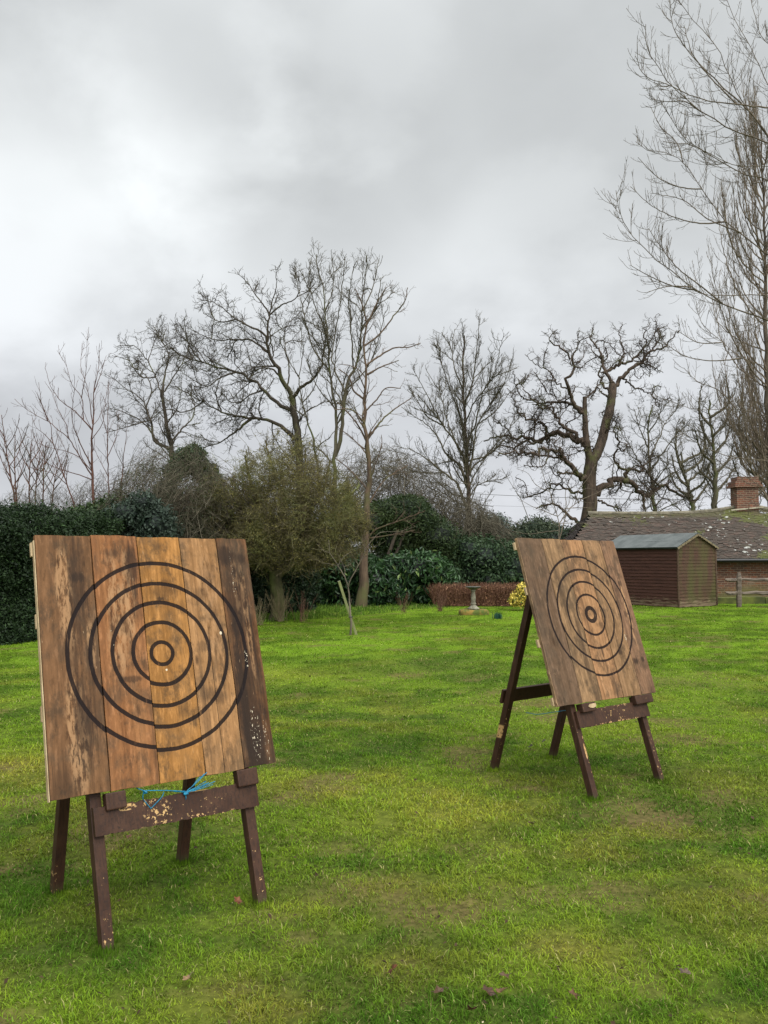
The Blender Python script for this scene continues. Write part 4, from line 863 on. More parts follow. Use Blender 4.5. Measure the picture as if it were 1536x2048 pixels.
# --- pale slender shrub tree behind the right board
o2 = dict(ox=960, oy=840, sc=4.518)
limbs = [[16, 5, (712,1700),(712,1100),(705,880),(660,740),(630,640),(580,520),(540,380),(520,200)], [13, 4, (770,1100),(780,800),(775,640),(800,560),(860,420)], [11, 4, (712,940),(780,840),(860,760),(960,700),(1080,650),(1180,590)], [9, 3, (705,880),(600,830),(450,770),(330,700)],
 [9, 3, (860,760),(900,620),(980,520),(1040,400)], [8, 3, (640,660),(500,580),(430,480),(330,440)], [8, 3, (712,1000),(600,1010),(450,1030),(300,1010)], [8, 3, (440,900),(370,720),(270,560),(200,440)], [8, 3, (780,800),(900,790),(1050,800)],
 [7, 3, (850,640),(960,620),(1040,630)], [7, 3, (712,940),(850,930),(980,935)], [7, 3, (705,880),(800,760),(820,600)]]
P_, R_ = trace(limbs, 19.5, **o2, wig=.06, seed=17, slope=.5)
tree('shrubby_tree', 'slender pale bare shrub tree poking up behind the right target', None, tw_l, tw_l, P_, R_, [dict(dens=2.6, ang=.8, ratio=.3, lmin=.2, lmax=.7, S=7, wig=.15, up=.08, rmin=.0038, t0=.15), dict(dens=2.4, ang=.7, ratio=.4, lmin=.1, lmax=.3, S=4, wig=.15, up=.06, rmin=.003, kmax=3)], cat='shrub')

# ================================================================== FOLIAGE
def leafcloud(pts, nrm, size, colA, colB, asp=.5, droop=0., sd=.8, shape=4, colvar=.35, third=None):
    """leaf-sized faces at pts, facing roughly nrm"""
    N = len(pts)
    nn = unit(unit(nrm)+rng.normal(0, sd, (N, 3)))
    ax = rng.normal(0, 1, (N, 3)); ax[:, 2] -= droop; ax = unit(ax-nn*(ax*nn).sum(1, keepdims=True)); sd_ = np.cross(nn, ax)
    L = size*rng.uniform(.6, 1.35, N)[:, None]; W = L*asp
    k = (fbm(pts[:, 0]*1.0+pts[:, 2], pts[:, 1]+pts[:, 2]*.7, 1.6, 3)*.6+.4*rng.random(N))[:, None]
    k = np.clip((k-.5)*1.9+.5, 0, 1); col = np.array(colA)*(1-k)+np.array(colB)*k
    col = col*(1-colvar+2*colvar*rng.random((N, 1)))
    if third is not None: m = rng.random((N, 1)) < third[0]; col = np.where(m, np.array(third[1])*(.7+.6*rng.random((N, 1))), col)
    if shape == 4:
        V = np.stack([pts, pts+ax*L*.5+sd_*W*.5, pts+ax*L, pts+ax*L*.5-sd_*W*.5], 1); F = np.arange(N)[:, None]*4+np.array([0, 1, 2, 3])
        return V.reshape(-1, 3), [F], np.repeat(col, 4, 0)
    up = nn*L*.12
    V = np.stack([pts, pts+ax*L*.33+sd_*W*.5+up, pts+ax*L*.72+sd_*W*.38+up*.6, pts+ax*L-nn*L*.12, pts+ax*L*.72-sd_*W*.38+up*.6, pts+ax*L*.33-sd_*W*.5+up], 1)
    i = np.arange(N)[:, None]*6
    return V.reshape(-1, 3), [np.concatenate([i+np.array([0, 1, 2, 3]), i+np.array([0, 3, 4, 5])])], np.repeat(col, 6, 0)
def blobpts(B, n, lo=.78, hi=1.08, cull=.70):
    """points in the shells of a heap of lumps B (m,4 or 6: centre, radii)"""
    B = np.asarray(B, float)
    if B.shape[1] == 4: B = np.column_stack([B, B[:, 3], B[:, 3]])
    w_ = (B[:, 3]*B[:, 4]+B[:, 3]*B[:, 5]); w_ /= w_.sum(); id_ = rng.choice(len(B), n, p=w_)
    d = unit(rng.normal(0, 1, (n, 3))); r = rng.uniform(lo, hi, n)[:, None]
    p = B[id_, :3]+d*r*B[id_, 3:6]
    keep = np.ones(n, bool)
    for b in B: keep &= ((((p-b[:3])/b[3:6])**2).sum(1) > cull**2)
    keep &= p[:, 2] > .02
    return p[keep], d[keep], B
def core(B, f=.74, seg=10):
    """rough closed lumps added inside to block light, coloured dark as inner shade"""
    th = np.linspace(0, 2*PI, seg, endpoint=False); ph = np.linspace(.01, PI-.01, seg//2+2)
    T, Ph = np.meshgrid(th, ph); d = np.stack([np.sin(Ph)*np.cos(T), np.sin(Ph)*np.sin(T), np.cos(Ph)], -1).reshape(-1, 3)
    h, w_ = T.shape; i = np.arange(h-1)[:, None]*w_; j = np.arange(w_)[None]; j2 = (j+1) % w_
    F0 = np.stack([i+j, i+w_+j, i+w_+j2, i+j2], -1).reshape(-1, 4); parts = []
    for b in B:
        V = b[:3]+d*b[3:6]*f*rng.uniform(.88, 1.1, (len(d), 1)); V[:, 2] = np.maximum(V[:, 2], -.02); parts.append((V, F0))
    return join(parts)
def bush(name, label, B, n, size, cA, cB, mat, cat='shrub', group=None, asp=.5, droop=.3, shape=4, corecol=None, base=None, parent=None, third=None, stems=None, lo=.78, hi=1.22, cull=.7, cf=.70, sd=.9, part='foliage'):
    p, d, B_ = blobpts(B, n, lo, hi, cull)
    v, f, c = leafcloud(p, d, size, cA, cB, asp, droop, sd, shape, third=third)
    if cf > 0:
        cv_, cf_ = core(B_, cf); f = [f[0], cf_+len(v)]; v = np.concatenate([v, cv_]); c = np.concatenate([c, np.tile(np.array(corecol or tuple(.5*k for k in cA)), (len(cv_), 1))])  # added core blocks light; the shade inside is put into corecol
    if parent is None:
        b = np.array([B_[:, 0].mean(), B_[:, 1].mean(), 0]) if base is None else np.array(base)
        parent = empty(name, tuple(b)); tag(parent, label, cat, group)
    b = np.array(parent.location)
    mk(part, v-b, f, mat, parent, col=c)
    if stems is not None: mk('stems', stems[0]-b, stems[1], bark_d, parent, smooth=True)
    return parent
lf = leafmat('matt_evergreen_leaf', .6, .15, .2); lg = leafmat('glossy_laurel_leaf', .42, .12, .32)
W3 = lambda px, py, D: tuple(at(px, py, D))
def heap(pxb, D, dj, n, rlo, rhi, seed, ylo=None, grnd=True):
    """lumps filling a photo-space outline [(x, ytop, ybottom)...] at distance D"""
    rs = np.random.default_rng(seed); pxb = np.array(pxb, float); out = []
    for _ in range(n):
        x = rs.uniform(pxb[0, 0], pxb[-1, 0]); yt = np.interp(x, pxb[:, 0], pxb[:, 1]); yb = np.interp(x, pxb[:, 0], pxb[:, 2])
        r = rs.uniform(rlo, rhi); rp = r/D*F_PX
        y = rs.uniform(yt+rp*.9, max(yb-rp*.3, yt+rp*.95)) if rs.random() < .6 else yt+rp*rs.uniform(.85, 1.15)
        p = W3(x, y, D+rs.uniform(-dj, dj)); out.append((*p, r*rs.uniform(.9, 1.25), r*rs.uniform(.9, 1.2), r*rs.uniform(.75, 1.1)))
    return out
# clipped dark hedge along the left: a bank with a bumpy face
def hedge(name, label, path, h0, h1, th, n, size, cA, cB, mat, seed, asp=.45, top=.12):
    path = np.array(path, float); rs = np.random.default_rng(seed)
    seg = np.concatenate([[0], np.cumsum(np.linalg.norm(np.diff(path, axis=0), axis=1))]); L = seg[-1]
    s = rng.random(n)*L; hh = np.interp(s, [0, L], [h0, h1])
    fx = np.interp(s, seg, path[:, 0]); fy = np.interp(s, seg, path[:, 1])
    tx_ = np.interp(s+.01, seg, path[:, 0])-np.interp(s-.01, seg, path[:, 0]); ty_ = np.interp(s+.01, seg, path[:, 1])-np.interp(s-.01, seg, path[:, 1]); tl = np.hypot(tx_, ty_); nx_, ny_ = ty_/tl, -tx_/tl
    topf = rng.random(n) < .28; z = np.where(topf, hh, rng.random(n)*hh); dep = np.where(topf, rng.random(n)*th, 0)
    bmp = (fbm(s, z*1.3, 1.1, 4)-.5)*.65+(fbm(s+9, z, 3.4, 3)-.5)*.42
    jit = rng.uniform(-.15, .09, n)
    off = np.where(topf, 0, bmp+jit); zt = np.where(topf, bmp*1.0+jit+top*(rng.random(n)**3), 0)
    x = fx+nx_*(off)-nx_*dep; y = fy+ny_*off-ny_*dep; z = z+zt
    nr = np.stack([np.where(topf, 0, nx_), np.where(topf, 0, ny_), np.where(topf, 1, .25)], 1)
    p = np.stack([x, y, np.maximum(z, .02)], 1)
    v, f, c = leafcloud(p, nr, size, cA, cB, asp, .1, 1.1, third=(.06, tuple(1.7*k for k in cB)))
    # inner body added to block light, shade put into its darker colour
    m = int(L/.25)+2; q = 9; ss = np.linspace(0, L, m); V = []
    for a in ss:
        px_, py_ = np.interp(a, seg, path[:, 0]), np.interp(a, seg, path[:, 1]); h_ = np.interp(a, [0, L], [h0, h1])
        a2 = np.array([np.interp(a+.01, seg, path[:, 0])-np.interp(a-.01, seg, path[:, 0]), np.interp(a+.01, seg, path[:, 1])-np.interp(a-.01, seg, path[:, 1])]); a2 /= np.linalg.norm(a2)+1e-9
        nn_ = np.array([a2[1], -a2[0]])
        for (dd, z_) in [(-.16, 0), (-.16, .25), (-.17, .5), (-.16, .75), (-.18, .94), (-.4, .95), (-th*.6, .95), (-th+.1, .93), (-th+.1, 0)]:
            zz_ = z_*h_; bm_ = ((fbm(np.array([a]), np.array([zz_*1.3]), 1.1, 4)[0]-.5)*.55) if dd > -.3 and z_ > 0 else 0
            V.append((px_+nn_[0]*(dd+bm_), py_+nn_[1]*(dd+bm_), zz_))
    I_ = (np.arange(m-1)[:, None]*q+np.arange(q-1)[None]).ravel(); Fc = np.stack([I_, I_+1, I_+q+1, I_+q], 1)
    caps = np.array([list(range(q)), list(range((m-1)*q, m*q))])
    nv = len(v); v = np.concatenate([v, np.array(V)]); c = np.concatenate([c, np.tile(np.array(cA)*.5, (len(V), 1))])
    b = np.array([path[0][0], path[0][1], 0]); o = mk(name, v-b, [f[0], Fc+nv, caps+nv], mat, col=c); o.location = tuple(b); tag(o, label, 'hedge')
    return o
hp0 = gnd(0, 1289); hp1 = gnd(70, 1280); 
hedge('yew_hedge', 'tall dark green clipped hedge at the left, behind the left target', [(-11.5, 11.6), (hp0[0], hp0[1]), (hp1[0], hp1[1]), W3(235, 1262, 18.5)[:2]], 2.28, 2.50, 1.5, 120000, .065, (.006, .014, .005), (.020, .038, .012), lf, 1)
hedge('dark_hedge', 'dark evergreen hedge behind the knobbly shrub trunk', [W3(200, 1262, 19.5)[:2], W3(470, 1255, 22.8)[:2], W3(640, 1230, 25)[:2]], 2.5, 2.6, 1.6, 110000, .09, (.008, .016, .007), (.020, .038, .014), lf, 2)
# blue-grey leaved evergreen
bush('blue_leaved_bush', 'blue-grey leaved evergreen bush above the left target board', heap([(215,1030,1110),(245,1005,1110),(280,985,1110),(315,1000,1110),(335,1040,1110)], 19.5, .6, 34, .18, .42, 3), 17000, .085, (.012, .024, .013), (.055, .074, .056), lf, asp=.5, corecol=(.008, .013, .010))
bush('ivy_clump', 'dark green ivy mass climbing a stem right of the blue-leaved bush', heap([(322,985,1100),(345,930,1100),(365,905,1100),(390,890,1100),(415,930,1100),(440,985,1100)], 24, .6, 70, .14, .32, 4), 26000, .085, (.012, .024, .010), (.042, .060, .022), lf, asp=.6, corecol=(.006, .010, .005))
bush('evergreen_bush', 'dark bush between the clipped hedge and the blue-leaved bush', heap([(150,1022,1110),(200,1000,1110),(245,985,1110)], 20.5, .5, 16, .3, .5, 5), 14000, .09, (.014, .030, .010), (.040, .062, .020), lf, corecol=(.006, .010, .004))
# brown twiggy thicket
def thicket(name, label, outline, D, dj, n, L, r0, mats, group=None, up=.5, cat='shrub', leaves=0, lcol=None, base_y=None, wig=.14, seed=5, lsz=.035):
    rs = np.random.default_rng(seed); o = np.array(outline, float); P = np.zeros((n, 6, 3)); x = rs.uniform(o[0, 0], o[-1, 0], n); yt = np.interp(x, o[:, 0], o[:, 1]); yb = np.interp(x, o[:, 0], o[:, 2])
    y = yt+(yb-yt)*rs.random(n)**.8; p = at(x, y, D+rs.uniform(-dj, dj, n)); p[:, 2] = np.maximum(p[:, 2], .02)
    d = rs.normal(0, 1, (n, 3)); d[:, 2] = np.abs(d[:, 2])*.4+up; d = unit(d); ln = rs.uniform(.5, 1.2, n)*L
    # grow back downwards so that tips end on the outline
    P[:, 5] = p
    for k in range(4, -1, -1): P[:, k] = P[:, k+1]-d*(ln/5)[:, None]; d = unit(d+rs.normal(0, wig, (n, 3)))
    P[:, :, 2] = np.maximum(P[:, :, 2], -.02)
    Rr = r0*rs.uniform(.6, 1.4, n)[:, None]*np.linspace(1, .45, 6)[None]
    ch = grow(P, Rr, 5/L, .7, .45, L*.2, L*.5, S=4, wig=.2, up=.05, rmin=r0*.5, kmax=4)
    b = np.array([p[:, 0].mean(), p[:, 1].mean(), 0]); root = empty(name, tuple(b)); tag(root, label, cat, group)
    V, F = join([tube_np(P-b, Rr, 3), tube_np(ch[0]-b, ch[1], 3)]); mk('twigs', V, F, mats, root)
    if leaves:
        q = ch[0][rng.integers(0, len(ch[0]), leaves), rng.integers(1, 4, leaves)]+rng.normal(0, .03, (leaves, 3))
        v, f, c = leafcloud(q-b, rng.normal(0, 1, (leaves, 3)), lsz, lcol[0], lcol[1], .6, 0, 1); mk('foliage', v, f, lf, root, col=c)
    return root
brn = barkmat('brown_thicket_twig', (0.040, 0.027, 0.016), (0.090, 0.063, 0.036))
thicket('bramble_thicket', 'tangled brown twiggy thicket between the ivy and the mossy shrub tree', [(300,1010,1120),(350,985,1120),(420,945,1120),(480,940,1120),(520,970,1120)], 22.5, .8, 2600, .9, .008, brn, leaves=9000, lcol=((.020, .028, .012), (.055, .050, .022)), seed=5)
thicket('bramble_thicket', 'thin upright brown stems behind the clipped left hedge', [(0,985,1100),(80,960,1100),(160,965,1100),(250,905,1100),(330,840,1050)], 25, 1.5, 1500, 1.1, .006, tw_d, seed=6, up=.9)
thicket('bramble_thicket', 'grey-brown scrub below the straight tree and the middle tree', [(690,900,1060),(760,880,1050),(830,900,1050),(900,960,1080),(960,1000,1090),(1000,1030,1100)], 33, 2.0, 2600, 1.5, .010, tw_g, seed=7, up=.5)
thicket('bramble_thicket', 'pale grey-brown twigs mixed with small leaves above the left target', [(205,1000,1110),(250,930,1110),(300,900,1110),(350,880,1110),(400,870,1110),(440,950,1110)], 21, 1.2, 1900, .9, .006, tw_g, leaves=16000, lcol=((.014, .026, .010), (.055, .068, .026)), seed=25, up=.7)
# mossy shrub tree
sx, sy = gnd(553, 1240); SD = sy
limbs = [[34, 28, (553,1243),(556,1205),(552,1170),(550,1140)], [26, 16, (551,1150),(543,1115),(548,1085),(535,1050),(520,1010)], [26, 16, (555,1152),(580,1125),(582,1090),(600,1060),(620,1020)], [18, 6, (545,1110),(560,1060),(570,1000),(560,940)],
 [12, 4, (585,1085),(630,1050),(670,1030)], [12, 4, (540,1060),(490,1020),(450,990),(425,950)], [12, 4, (520,1020),(500,960),(490,910)], [12, 4, (618,1025),(650,970),(660,920)], [10, 4, (600,1060),(610,980),(610,900)], [10, 4, (570,1000),(540,920),(530,880)], [10, 4, (640,1040),(690,1000),(720,970)],
 [9, 3, (545,1080),(480,1040),(430,1020)], [9, 3, (585,1080),(660,1050),(700,1040)], [8, 3, (620,1020),(600,930),(575,880)], [7, 3, (450,990),(420,1000),(400,980)]]
P_, R_ = trace(limbs, SD, wig=.12, seed=18, slope=1.0, flare=1.25)
mossb = barkmat('mossy_shrub_bark', (.032, .028, .014), (.075, .066, .032), (.105, .125, .032), .6)
mosst = barkmat('mossy_twig', (0.050, 0.041, 0.022), (0.101, 0.082, 0.042), (.110, .120, .035), .5)
rt, cur = tree('mossy_shrub_tree', 'dense olive brown twiggy shrub tree with a knobbly mossy trunk', None, mossb, mosst, P_, R_,
     [dict(dens=7, ang=.9, ratio=.5, lmin=.4, lmax=1.0, S=7, wig=.28, up=.02, rmin=.007, kmax=18, t0=.2, rf=.5), dict(dens=8, ang=.9, ratio=.5, lmin=.25, lmax=.6, S=6, wig=.3, up=0, rmin=.0048, t0=.05, kmax=9), dict(dens=6, ang=.8, ratio=.5, lmin=.12, lmax=.28, S=4, wig=.3, up=0, rmin=.0035, kmax=3)], cat='shrub tree')
thicket_pts = None
o_ = [(405,1000,1075),(430,930,1100),(462,905,1120),(495,868,1128),(530,875,1138),(562,850,1135),(606,870,1140),(645,888,1135),(672,925,1130),(694,950,1115),(712,1010,1110),(745,1070,1095)]
def mosscrown(n, nl):
    rs = np.random.default_rng(31); o = np.array(o_, float); b = np.array(rt.location)
    x = rs.uniform(o[0, 0], o[-1, 0], n); yt = np.interp(x, o[:, 0], o[:, 1]); yb = np.interp(x, o[:, 0], o[:, 2]); y = yt+(yb-yt)*rs.random(n)**.95
    edge = np.minimum(np.minimum((x-o[0, 0]), (o[-1, 0]-x))/170, np.minimum((y-yt), (yb-y)+30)/110).clip(0.02, 1)**.5
    p = at(x, y, SD+rs.uniform(-1, 1, n)*1.9*edge); keep = fbm(p[:, 0]+p[:, 1]*.6, p[:, 2]+p[:, 1]*.4, 2.1, 4) > .435+.18*(edge < .6)*(1-edge); p = p[keep]; n = len(p)
    P = np.zeros((n, 6, 3)); P[:, 5] = p; c0 = np.array([*at(590, 1090, SD)]); d = unit(unit(p-c0)*.35+rs.normal(0, .7, (n, 3))+np.array([0, 0, -.1])); ln = rs.uniform(.25, .65, n)
    for k in range(4, -1, -1): P[:, k] = P[:, k+1]-d*(ln/5)[:, None]; d = unit(d+rs.normal(0, .22, (n, 3)))
    Rr = .0045*rs.uniform(.6, 1.3, n)[:, None]*np.linspace(1, .5, 6)[None]; ch_ = grow(P, Rr, 8, .8, .45, .12, .35, S=4, wig=.25, up=.0, rmin=.0036, kmax=5)
    V, F = join([tube_np(P-b, Rr, 3), tube_np(ch_[0]-b, ch_[1], 3)]); mk('twigs', V, F, mosst, rt)
    q = ch_[0][rng.integers(0, len(ch_[0]), nl), rng.integers(1, 4, nl)]; q = q+rng.normal(0, .02, q.shape)-b
    v, f, c_ = leafcloud(q, rng.normal(0, 1, q.shape), .036, (.082, .072, .020), (.195, .172, .048), .42, 0, 1.); mk('moss_tufts', v, f, lf, rt, col=c_)
mosscrown(17000, 95000)
# laurel
LB = heap([(585,1140,1225),(640,1080,1215),(700,1090,1212),(740,1120,1205),(800,1110,1205),(860,1105,1205),(885,1130,1200)], 27.8, .5, 70, .4, .7, 8)
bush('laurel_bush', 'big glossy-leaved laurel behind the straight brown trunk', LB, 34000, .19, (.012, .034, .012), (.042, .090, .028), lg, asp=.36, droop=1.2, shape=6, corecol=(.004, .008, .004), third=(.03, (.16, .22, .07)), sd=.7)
# yew with brown stems
YB = heap([(735,1020,1090),(770,992,1100),(810,990,1110),(850,1010,1120),(880,1050,1150)], 30.5, .8, 44, .45, .8, 9)
st_, sr_ = trace([[13, 7, (745,1180),(765,1140),(780,1100),(795,1060)], [11, 6, (757,1150),(785,1120),(805,1075)], [8, 4, (800,1080),(820,1050),(850,1030)]], 29.2, wig=.05, seed=21)
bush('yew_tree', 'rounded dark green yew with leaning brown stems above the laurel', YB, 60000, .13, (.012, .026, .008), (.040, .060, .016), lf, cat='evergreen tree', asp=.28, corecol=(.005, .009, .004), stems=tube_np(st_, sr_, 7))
# rhododendron
RB = heap([(868,1090,1200),(905,1062,1195),(950,1075,1190),(1000,1085,1190),(1045,1110,1190),(1062,1150,1195)], 31, 1.0, 60, .5, .85, 10)
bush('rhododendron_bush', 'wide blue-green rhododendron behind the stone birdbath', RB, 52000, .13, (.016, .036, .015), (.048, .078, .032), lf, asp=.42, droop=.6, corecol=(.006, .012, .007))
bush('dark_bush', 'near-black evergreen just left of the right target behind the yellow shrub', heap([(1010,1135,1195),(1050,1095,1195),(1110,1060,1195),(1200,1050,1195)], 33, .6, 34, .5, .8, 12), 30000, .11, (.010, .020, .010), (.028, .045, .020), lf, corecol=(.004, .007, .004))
# low beech hedge in dead brown leaf
def lowhedge():
    a = np.array(W3(868, 1212, 26.8)); b = np.array(W3(1068, 1213, 26.8)); n = 11000
    s = rng.random(n)[:, None]; p = a*(1-s)+b*s; p[:, 1] += rng.uniform(-.22, .22, n); tp = .58+.07*fbm(p[:, 0], p[:, 0]*0, 3, 3)+.10*rng.random(n)**4; p[:, 2] = rng.random(n)*tp
    v, f, c = leafcloud(p, rng.normal(0, 1, p.shape)+np.array([0, -1, .3]), .06, (.13, .062, .034), (.27, .145, .078), .5, 0, .8)
    m = 3200; P = np.zeros((m, 5, 3)); s = rng.random(m)[:, None]; q0 = a*(1-s)+b*s; q0[:, 1] += rng.uniform(-.2, .2, m); q0[:, 2] = 0; d = unit(np.column_stack([rng.normal(0, .15, m), rng.normal(0, .15, m), np.ones(m)])); ln = rng.uniform(.42, .80, m)/4
    P[:, 0] = q0
    for k in range(1, 5): d = unit(d+rng.normal(0, .12, d.shape)); P[:, k] = P[:, k-1]+d*ln[:, None]
    base = (a+b)/2; base[2] = 0; r_ = empty('beech_hedge', tuple(base)); tag(r_, 'low red-brown hedge in dead leaf behind the stone birdbath', 'hedge')
    V, F = tube_np(P-base, np.full((m, 5), .007)*np.linspace(1, .5, 5), 3); mk('twigs', V, F, barkmat('red_brown_twig', (.11, .050, .032), (.21, .105, .065)), r_); mk('foliage', v-base, f, lf, r_, col=c)
lowhedge()
YS = [(*W3(x, y, 24.5), r, r, r*.85) for x, y, r in [(1040,1197,.25),(1055,1188,.28),(1030,1202,.17),(1068,1200,.3),(1048,1178,.2),(1075,1185,.3)]]
bush('yellow_bush', 'small bright yellow variegated bush at the left edge of the right target', YS, 5200, .06, (.36, .27, .03), (.70, .56, .12), lf, asp=.6, corecol=(.03, .045, .01), third=(.12, (.06, .10, .02)), cf=.6)
def sprout(name, label, px, py, h, n, r, mats, spread=.3, group=None, cat='shrub', lean=0):
    x, y = gnd(px, py); P = np.zeros((n, 6, 3)); a = rng.uniform(0, 2*PI, n); P[:, 0] = np.stack([rng.normal(0, .05, n), rng.normal(0, .05, n), np.zeros(n)], 1)
    d = unit(np.stack([np.cos(a)*spread*rng.random(n)+lean, np.sin(a)*spread*rng.random(n), np.ones(n)], 1)); ln = h*rng.uniform(.55, 1.1, n)/5
    for k in range(1, 6): d = unit(d+rng.normal(0, .08, d.shape)); P[:, k] = P[:, k-1]+d*ln[:, None]
    Rr = np.full((n, 6), r)*np.linspace(1, .5, 6); ch = grow(P, Rr, 9, .5, .3, .06, .2, S=4, wig=.1, up=.1, rmin=r*.55, kmax=5)
    V, F = join([tube_np(P, Rr, 4), tube_np(ch[0], ch[1], 3)]); o = mk(name, V, F, mats); o.location = (x, y, 0); tag(o, label, cat, group)
GS_ = 'small leafless shrubs along the bed'
rb = barkmat('red_shrub_twig', (0.072, 0.032, 0.022), (0.137, 0.072, 0.047)); ob_ = barkmat('olive_shrub_twig', (0.079, 0.061, 0.032), (0.144, 0.115, 0.061))
sprout('leafless_shrub', 'bushy clump of upright bare stems at the knobbly trunk foot', 560, 1243, .85, 42, .0045, ob_, .60, GS_)
sprout('leafless_shrub', 'reddish upright stems just right of the knobbly trunk foot', 603, 1243, .75, 20, .004, rb, .40, GS_)
sprout('leafless_shrub', 'bare stems touching the right edge of the left target', 517, 1250, .70, 28, .004, ob_, .5, GS_)
sprout('leafless_shrub', 'loose bare shrub right of the straight brown trunk', 805, 1225, .68, 20, .0036, rb, .75, GS_)
sprout('leafless_shrub', 'red-brown bare shrub at the left end of the low brown hedge', 880, 1222, .58, 34, .004, rb, .55, GS_)
# distant trees
ht = leafmat('distant_foliage', .8, 0, .1)
for i, (ol, D_, lab, cA, cB) in enumerate([([(945,1060,1110),(965,1035,1110),(985,1025,1110),(1010,1045,1110),(1030,1075,1110)], 72, 'distant ivy-clad tree with painted blue-green haze, right of the middle trunk', (.05, .065, .060), (.095, .115, .095)),  # haze is put into this paler, bluer leaf colour
      ([(1025,1065,1110),(1045,1042,1110),(1070,1035,1110),(1100,1050,1110),(1130,1060,1110),(1165,1075,1110)], 66, 'distant dark green tree mass left of the gnarled oak foot', (.028, .040, .026), (.060, .072, .042))]):
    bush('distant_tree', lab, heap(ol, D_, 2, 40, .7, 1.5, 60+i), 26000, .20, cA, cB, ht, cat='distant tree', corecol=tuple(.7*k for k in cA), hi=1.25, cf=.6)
rs_ = np.random.default_rng(9)
far_ = []
for x in np.arange(-70, 90, 1.6): far_.append((x, 95+rs_.uniform(-4, 4), rs_.uniform(.5, 1.6), 1.7, 1.7, rs_.uniform(1.6, 2.9)))
p, d, B_ = blobpts(far_, 60000, .8, 1.2, .7); v, f, c_ = leafcloud(p, d, .35, (.045, .052, .040), (.080, .085, .062), .5, 0, .8)
cv_, cf_ = core(B_, .75); f = [f[0], cf_+len(v)]; v = np.concatenate([v, cv_]); c_ = np.concatenate([c_, np.tile(np.array((.035, .042, .033)), (len(cv_), 1))])  # added core lumps, their darker colour stands for shade inside the wood
tag(mk('far_woodland', v, f, ht, col=c_), 'low grey-green far-off wood closing the view', 'woodland', kind='stuff')
# ================================================================== SHED
th = R(30)
sx0, sy0 = W3(1357, 1217.5, 25.4)[:2]
shed = empty('garden_shed', (sx0, sy0, 0)); shed.rotation_euler = (0, 0, th)
tag(shed, 'dark red-brown wooden garden shed with grey felt gable roof', 'shed')
# local frame: x along the gable end, y along the long side
SW, SL, EV, AP = 1.78, 3.1, 1.87, 2.28
def cladmat(name, ca, cb, green, gamt, seed):
    t = NT(name); n = t.noise(t.vec('Object', (2, 2, 24), (seed, 0, 0)), 1, 5, .6, .2); c = t.mix(t.sm(n, .3, .7), ca, cb)
    z = t.sep(t.n('ShaderNodeTexCoord').outputs['Object'])[2]
    g = t.noise(t.vec('Object', (2.2, 1.5, .8), (seed, 3, 0)), 1, 4, .6)
    g = t.mth('ADD', g, gamt); c = t.mix(t.sm(g, .42, .72, 0, .85), c, green)
    wn_ = t.noise(t.vec('Object', (3, 3, 40), (seed+4, 0, 0)), 1, 4, .6)
    lowz = t.mth('ADD', t.mth('MULTIPLY', t.sm(z, .45, .05), .24), wn_)
    c = t.mix(t.sm(lowz, .64, .78, 0, .8), c, (.17, .125, .075)); t.base(c); t.rough(.75); t.bump(n, .3, .01); return t.m
cm_red = cladmat('red_brown_cladding', (.044, .017, .012), (.074, .029, .020), (.045, .032, .014), -.25, 1)
cm_grn = cladmat('algae_stained_cladding', (.048, .022, .013), (.075, .036, .020), (.060, .058, .014), .05, 5)
def clad(p0, p1, H, mat, top=None, n=18):
    """lapped boards from p0 to p1; top(u) = wall height at fraction u"""
    p0 = np.array(p0); p1 = np.array(p1); d = (p1-p0); L = np.linalg.norm(d); d /= L; nn = np.array([d[1], -d[0]]); V = []; F = []; m = 12
    bh = H/n; hmax = max(top(u) for u in np.linspace(0, 1, 9)) if top else H; k = int(math.ceil((hmax-.001)/bh)); rs = np.random.default_rng(int(H*100)+n)
    for i in range(k):
        z0 = i*bh; z1 = (i+1)*bh+.004; us = np.linspace(0, 1, m+1); off = rs.uniform(0, .003); c_ = len(V)
        for u in us:
            h = top(u) if top else H; a = min(z0, h); b = min(z1, h); q = p0+d*L*u
            V += [(q[0]+nn[0]*(.022+off), q[1]+nn[1]*(.022+off), a), (q[0]+nn[0]*.008, q[1]+nn[1]*.008, b), (q[0]-nn[0]*0, q[1]-nn[1]*0, a)]
        for j in range(m):
            a = c_+j*3; F += [(a, a+3, a+4, a+1), (a+2, a+5, a+3, a)]
    return mk('wall', np.array(V), np.array(F), mat, shed)
clad((0, SL), (0, 0), EV, cm_red); clad((0, 0), (SW, 0), EV, cm_grn, top=lambda u: EV+(AP-EV)*(1-abs(2*u-1)))
clad((SW, 0), (SW, SL), EV, cm_red); clad((SW, SL), (0, SL), EV, cm_grn, top=lambda u: EV+(AP-EV)*(1-abs(2*u-1)))
tr = plainmat('shed_trim', (.045, .022, .014), (.075, .045, .024), 8)
MB().box((-.030, -.034, 0), (.030, .0, EV-.02), None, .003).build('corner_post', tr, shed); MB().box((SW-.035, -.032, 0), (SW+.03, .0, EV-.05), None, .003).build('corner_post', tr, shed)
felt = NT('roofing_felt'); n_ = felt.noise(felt.vec('Object', (1, 1, 1)), 2.2, 6, .6); n3_ = felt.noise(felt.vec('Object', (1, 1, 1)), 90, 2)
felt.base(felt.mix(felt.sm(n_, .3, .7), (.062, .070, .068), (.105, .114, .110))); felt.rough(.85); felt.bump(n3_, .3, .01); felt = felt.m
dkfelt = plainmat('felt_edge', (.012, .013, .014), (.03, .032, .034), 10)
sl2 = math.atan2(AP-EV, SW/2); ov = .09
